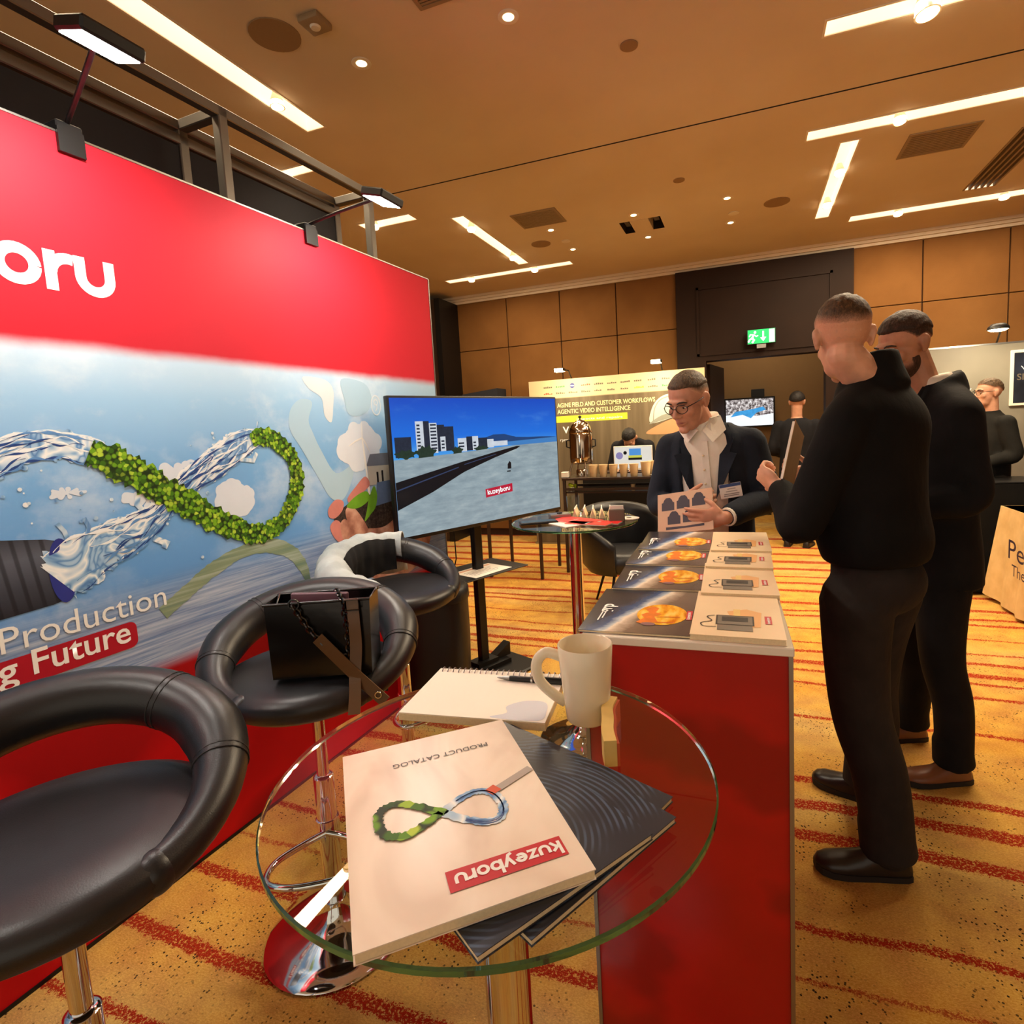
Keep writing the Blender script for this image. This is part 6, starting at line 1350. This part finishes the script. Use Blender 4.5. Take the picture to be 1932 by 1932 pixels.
# ---------------------------------------------------------------- things on the far glass table
HT = V((-.755, 2.47))
def leaflet(label, x, y, ang, m, w=.10, h=.21, z=ZT, group='red leaflets on the far glass table', cat='leaflet'):
    root = thing('leaflet', label, cat, (x, y, z), ang, group); mb = MB(); mb.box(-w/2,w/2,-h/2,h/2,.0,.003); mb.obj('pages', 'paper', root)
    mb = MB(); mb.box(-w/2-.0005,w/2+.0005,-h/2,h/2,.003,.004); mb.obj('cover', m, root); logo('kuzeyboru', .006, 'white_print', root, -.03, .0, .0045, 'xy'); return root
mat('leaf_red', (226, 44, 40), .4)
leaflet('large red leaflet lying nearest the far table centre', HT.x+.02, HT.y-.045, math.radians(64), 'leaf_red', .13, .22, ZT+.0045); leaflet('white sheet showing beneath the large red leaflet', HT.x-.01, HT.y-.09, math.radians(50), 'paper', .13, .2, ZT, cat='paper')
leaflet('narrow red leaflet at the front edge of the far table', HT.x+.10, HT.y-.12, math.radians(78), 'leaf_red', .07, .2, ZT+.0045); leaflet('narrow red leaflet half under the other, towards the tissue box', HT.x+.14, HT.y-.06, math.radians(85), 'leaf_red', .07, .18, ZT)
sp = thing('sunglasses_case', 'slim black phone lying near the left rim of the far table', 'phone', (HT.x-.14, HT.y-.10, ZT), math.radians(30)); mb = MB(); mb.box(-.085,.085,-.035,.035,.001,.012,.004,2); mb.obj('body', 'black_plastic', sp, 40); decal('display', rect(-.078,.078,-.03,.03), .0125, 'dark_glass', sp, 'xy'); sp.name = 'phone'
rk = thing('key_box', 'small grey box beside the phone on the far table', 'box', (HT.x-.09, HT.y+.06, ZT), .5); mb = MB(); mb.box(-.05,.05,-.035,.035,0,.022,.003); mb.obj('body', 'brushed_metal', rk); mb = MB(); mb.lathe([(.001,.022),(.014,.022),(.012,.028),(.001,.029)], 16); mb.obj('button', 'black_plastic', rk, 50)
for i in range(5):
    rr = thing('folded_leaflet', ['leftmost', 'second', 'middle', 'fourth', 'rightmost'][i] + ' of the folded cream leaflets fanned at the back', 'leaflet', (HT.x-.03+.044*i, HT.y+.13-.004*i, ZT), .2+.02*i, 'folded cream leaflets on the far table'); mb = MB(); mb.loft([[(-.014,-.07,0),(.014,-.07,0),(.0,-.07,.04)],[(-.014,.07,0),(.014,.07,0),(.0,.07,.04)]]); mb.obj('folds', 'paper_edge', rr); mb = MB(); mb.box(-.002,.002,-.071,.071,.036,.045); mb.obj('spine', 'paper', rr)
tx = thing('card_holder', 'upright grey card holder on the right of the far table', 'holder', (HT.x+.205, HT.y-.02, ZT), .25); mb = MB(); mb.box(-.035,.035,-.012,.012,0,.055,.003); mb.obj('holder', 'logo_grey', tx); mb = MB(); mb.box(-.03,.03,-.006,.006,.03,.07); mb.obj('cards', 'paper', tx)
pd_ = thing('paper_plate', 'round cream coaster at the right rim of the far table', 'coaster', (HT.x+.245, HT.y+.05, ZT)); MB().lathe([(.001,0),(.045,0),(.047,.004),(.001,.005)], 28).obj('disc', 'paper', pd_, 50); MB().lathe([(.010,.0045),(.012,.006),(.001,.006)], 12).obj('mark', 'logo_grey', pd_, 50)
gl_ = thing('drinking_glass', 'clear drinking glass at the back of the far table', 'glass', (HT.x-.06, HT.y+.19, ZT)); MB().lathe([(.001,0),(.028,0),(.034,.09),(.032,.09),(.027,.006),(.001,.005)], 24).obj('wall', 'table_glass', gl_, 60); MB().lathe([(.001,.005),(.0265,.006),(.026,.008),(.001,.008)], 20).obj('base', 'table_glass', gl_, 60)

# ---------------------------------------------------------------- right side: grey booth wall, black table, beige table
gw = thing('booth_wall', 'grey booth wall with framed dark poster behind the smiling man', 'booth', (0, 6.65, 0)); t = NT('grey_panel', .55, .3); q = t.coord(); t.out(t.ramp(t.noise(q, 2, 3), [(.3, (118, 112, 100)), (.7, (136, 130, 116))]))
mb = MB(); mb.box(1.66, 4.5, 0, .05, .02, 2.07); mb.obj('panel', 'grey_panel', gw); mb = MB(); mb.box(1.64, 4.52, -.01, .06, 0, .02); mb.obj('foot_rail', 'brushed_metal', gw); mb = MB(); mb.box(1.65, 4.5, -.006, .056, 2.07, 2.085); mb.obj('top_rail', 'brushed_metal', gw)
text('nx', 'white_print', gw, (1.965, 1.625), height=.045, off=.002, bold=.01)
po = thing('framed_poster', 'dark framed poster with pale streak on the grey booth wall', 'poster', (2.75, 6.64, 1.48)); mb = MB(); mb.box(-.40,.40,-.02,0,0,.52,.003); mb.obj('frame', 'white_paint', po); t = NT('poster_dark', .3, .4); q = t.coord(); t.out(t.ramp(t.noise(q, 3.5, 4), [(.35, (16, 18, 26)), (.6, (36, 42, 58)), (.75, (60, 66, 80))])); decal('print', rect(-.375,.375,.025,.495), .0215, 'poster_dark', po); text('SIM', 'logo_grey', po, (-.35,.24), height=.06, off=.0225, bold=.01); ribbon('streak', [(-.25,.23),(-.12,.05)], .008, .0225, 'white_print', po); ribbon('streak', [(-.32,.37),(-.27,.3)], .006, .0225, 'white_print', po)
bl = thing('booth_lamp', 'bright round lamp on an arm above the grey booth wall', 'lamp', (2.2, 6.65, 2.085)); mb = MB(); mb.tube([(0.05,0.02,0),(0,-.2,.07),(-.13,-.52,.09)], .008, 8); mb.obj('arm', 'black_metal', bl, 60); mb = MB(); mb.lathe([(.001,.05),(.05,.045),(.075,.02),(.08,.0),(.075,-.004)], 24, (-.15,-.6,.06)); mb.obj('lamp_head', 'black_plastic', bl, 50); mb = MB(); mb.lathe([(.001,-.022),(.05,-.016),(.074,-.002),(.001,.0)], 24, (-.15,-.6,.06)); mb.obj('lens', 'flood_warm', bl, 50)
light('booth_lamp_light', 'AREA', (2.05, 6.05, 2.10), 9, (1, .86, .6), .12, aim=(2.3, 6.65, 1.5))
cloth('black_cloth', (12, 12, 12), (20, 19, 18), 9, .4)
btb = thing('black_table', 'high table under a black cloth in front of the smiling man', 'table', (2.08, 5.5, 0)); mb = MB(); mb.box(-.42,.5,-.22,.22,.885,.90,.003); mb.obj('top', 'black_metal', btb)
def skirt(x0, x1, y0, y1, z0, z1, amp, nf, flare, seed=1, n=120):
    per = []; P = [(x0,y0),(x1,y0),(x1,y1),(x0,y1)]; L = [x1-x0, y1-y0]*2; tot = sum(L)
    for i in range(n):
        s = tot*i/n; k = 0
        while s > L[k]: s -= L[k]; k += 1
        a, b = V(P[k]), V(P[(k+1) % 4]); p = a+(b-a)*(s/L[k]); nn = V(((b-a).y, -(b-a).x)).normalized(); cf = min(s, L[k]-s)/min(.12, L[k]/2); cf = min(1, cf); per.append((p, nn, cf, i))
    rings = []; c = V(((x0+x1)/2, (y0+y1)/2))
    for zi in range(9):
        f = 1-zi/8; ring = []
        for p, nn, cf, i in per:
            fold = amp*f*(.55+.45*math.sin(i*.37+seed))*math.sin(2*PI*nf*i/n+seed); d = (p-c).normalized()
            q_ = p+nn*fold*.9+nn*flare*f*.6+d*flare*f*(1-cf); ring.append((q_.x, q_.y, z0+(z1-z0)*zi/8+.02*f*(1-cf)))
        rings.append(ring)
    return rings
MB().loft(skirt(-.42,.5,-.22,.22,.02,.884,.015,16,.02)).obj('cloth', 'black_cloth', btb, 70)
cup(1.73, 5.33, .90, 'lone paper cup on the black table', .95); sh = thing('glass_dish', 'small white dish beside the lone cup', 'dish', (1.70, 5.48, .90)); MB().lathe([(.001,0),(.02,0),(.035,.03),(.033,.03),(.018,.004),(.001,.004)], 20).obj('bowl', 'white_paint', sh, 60); mb = MB(); mb.ell((0,0,.02),(.02,.02,.012)); mb.obj('sweets', 'paper_edge', sh, 80)
cloth('beige_cloth', (214, 182, 124), (232, 202, 144), 8, .45)
bt = thing('beige_table', 'table under a long beige cloth with dark lettering, right edge', 'table', (2.115, 4.27, 0)); mb = MB(); mb.box(-.33,.33,-.85,.85,.715,.74,.004); mb.obj('cloth_top', 'beige_cloth', bt); MB().loft(skirt(-.33,.33,-.85,.85,.025,.74,.022,20,.07,3,200)).obj('cloth_skirt', 'beige_cloth', bt, 70)
for sx in (-.28,.28):
    for sy in (-.78,.78): mb = MB(); mb.cyl((sx,sy,0),(sx,sy,.715),.015,None,12); mb.obj('leg', 'black_metal', bt, 40)
mat('ink_navy', (44, 34, 66), .6)
def side_text(s, y, z, h, w): # lettering on the face that looks towards -x
    o = text(s, 'ink_navy', bt, (0, 0), width=w, height=h, off=0)
    for v in o.data.vertices: v.co = V((-.40, y-v.co.x, z+v.co.z))
    return o
side_text('Pe', .50, .42, .135, .24); side_text('The', .44, .31, .08, .20)
lf_ = thing('leaflet', 'dark leaflet on the far corner of the beige table', 'leaflet', (1.98, 4.85, .741), .4); mb = MB(); mb.box(-.07,.07,-.1,.1,0,.004); mb.obj('pages', 'paper', lf_); decal('cover', rect(-.07,.07,-.1,.1), .0045, 'black_print', lf_, 'xy')

# ---------------------------------------------------------------- television in the lobby
ft = thing('lobby_television', 'television on the lobby wall showing a blue machine', 'television', (.04, 9.4, 1.36)); mb = MB(); mb.box(-.37,.37,0,.05,0,.46,.005); mb.obj('casing', 'black_plastic', ft)
t = NT('lobby_screen', .2, .5); q = t.coord(); t.out(t.ramp(t.noise(t.scale(q, 1.2, 1, 1), 22, 4, .7), [(.4, (40, 34, 36)), (.5, (150, 140, 140)), (.62, (236, 232, 230))]), 1.0)
decal('screen', rect(-.345,.345,.025,.435), .001, 'lobby_screen', ft); emi('lob_blue', (60, 150, 210), 1.0, (14, .5)); emi('lob_white', (236, 240, 246), 1.0, (9, .1))
decal('picture_floor', [(-.345,.025),(.345,.025),(.345,.2),(.1,.17),(-.1,.22),(-.345,.2)], .0015, 'lob_white', ft); decal('picture_machine', [(-.28,.17),(-.2,.25),(.05,.28),(.2,.31),(.24,.26),(.1,.22),(.02,.14),(-.1,.2)], .002, 'lob_blue', ft)
mb = MB(); mb.box(.03,.22,.0,.04,.46,.58,.004); mb.obj('speaker_box', 'charcoal_fabric', ft); mb = MB(); mb.cyl((0,.05,-.0),(0,.05,-1.34),.03); mb.obj('stand_pole', 'black_metal', ft, 40); mb = MB(); mb.box(-.3,.3,-.1,.2,-1.36,-1.34); mb.obj('stand_base', 'black_metal', ft)
for m in bpy.data.materials: m.cycles.emission_sampling = 'NONE'   # lamps carry the light; glowing faces are only seen
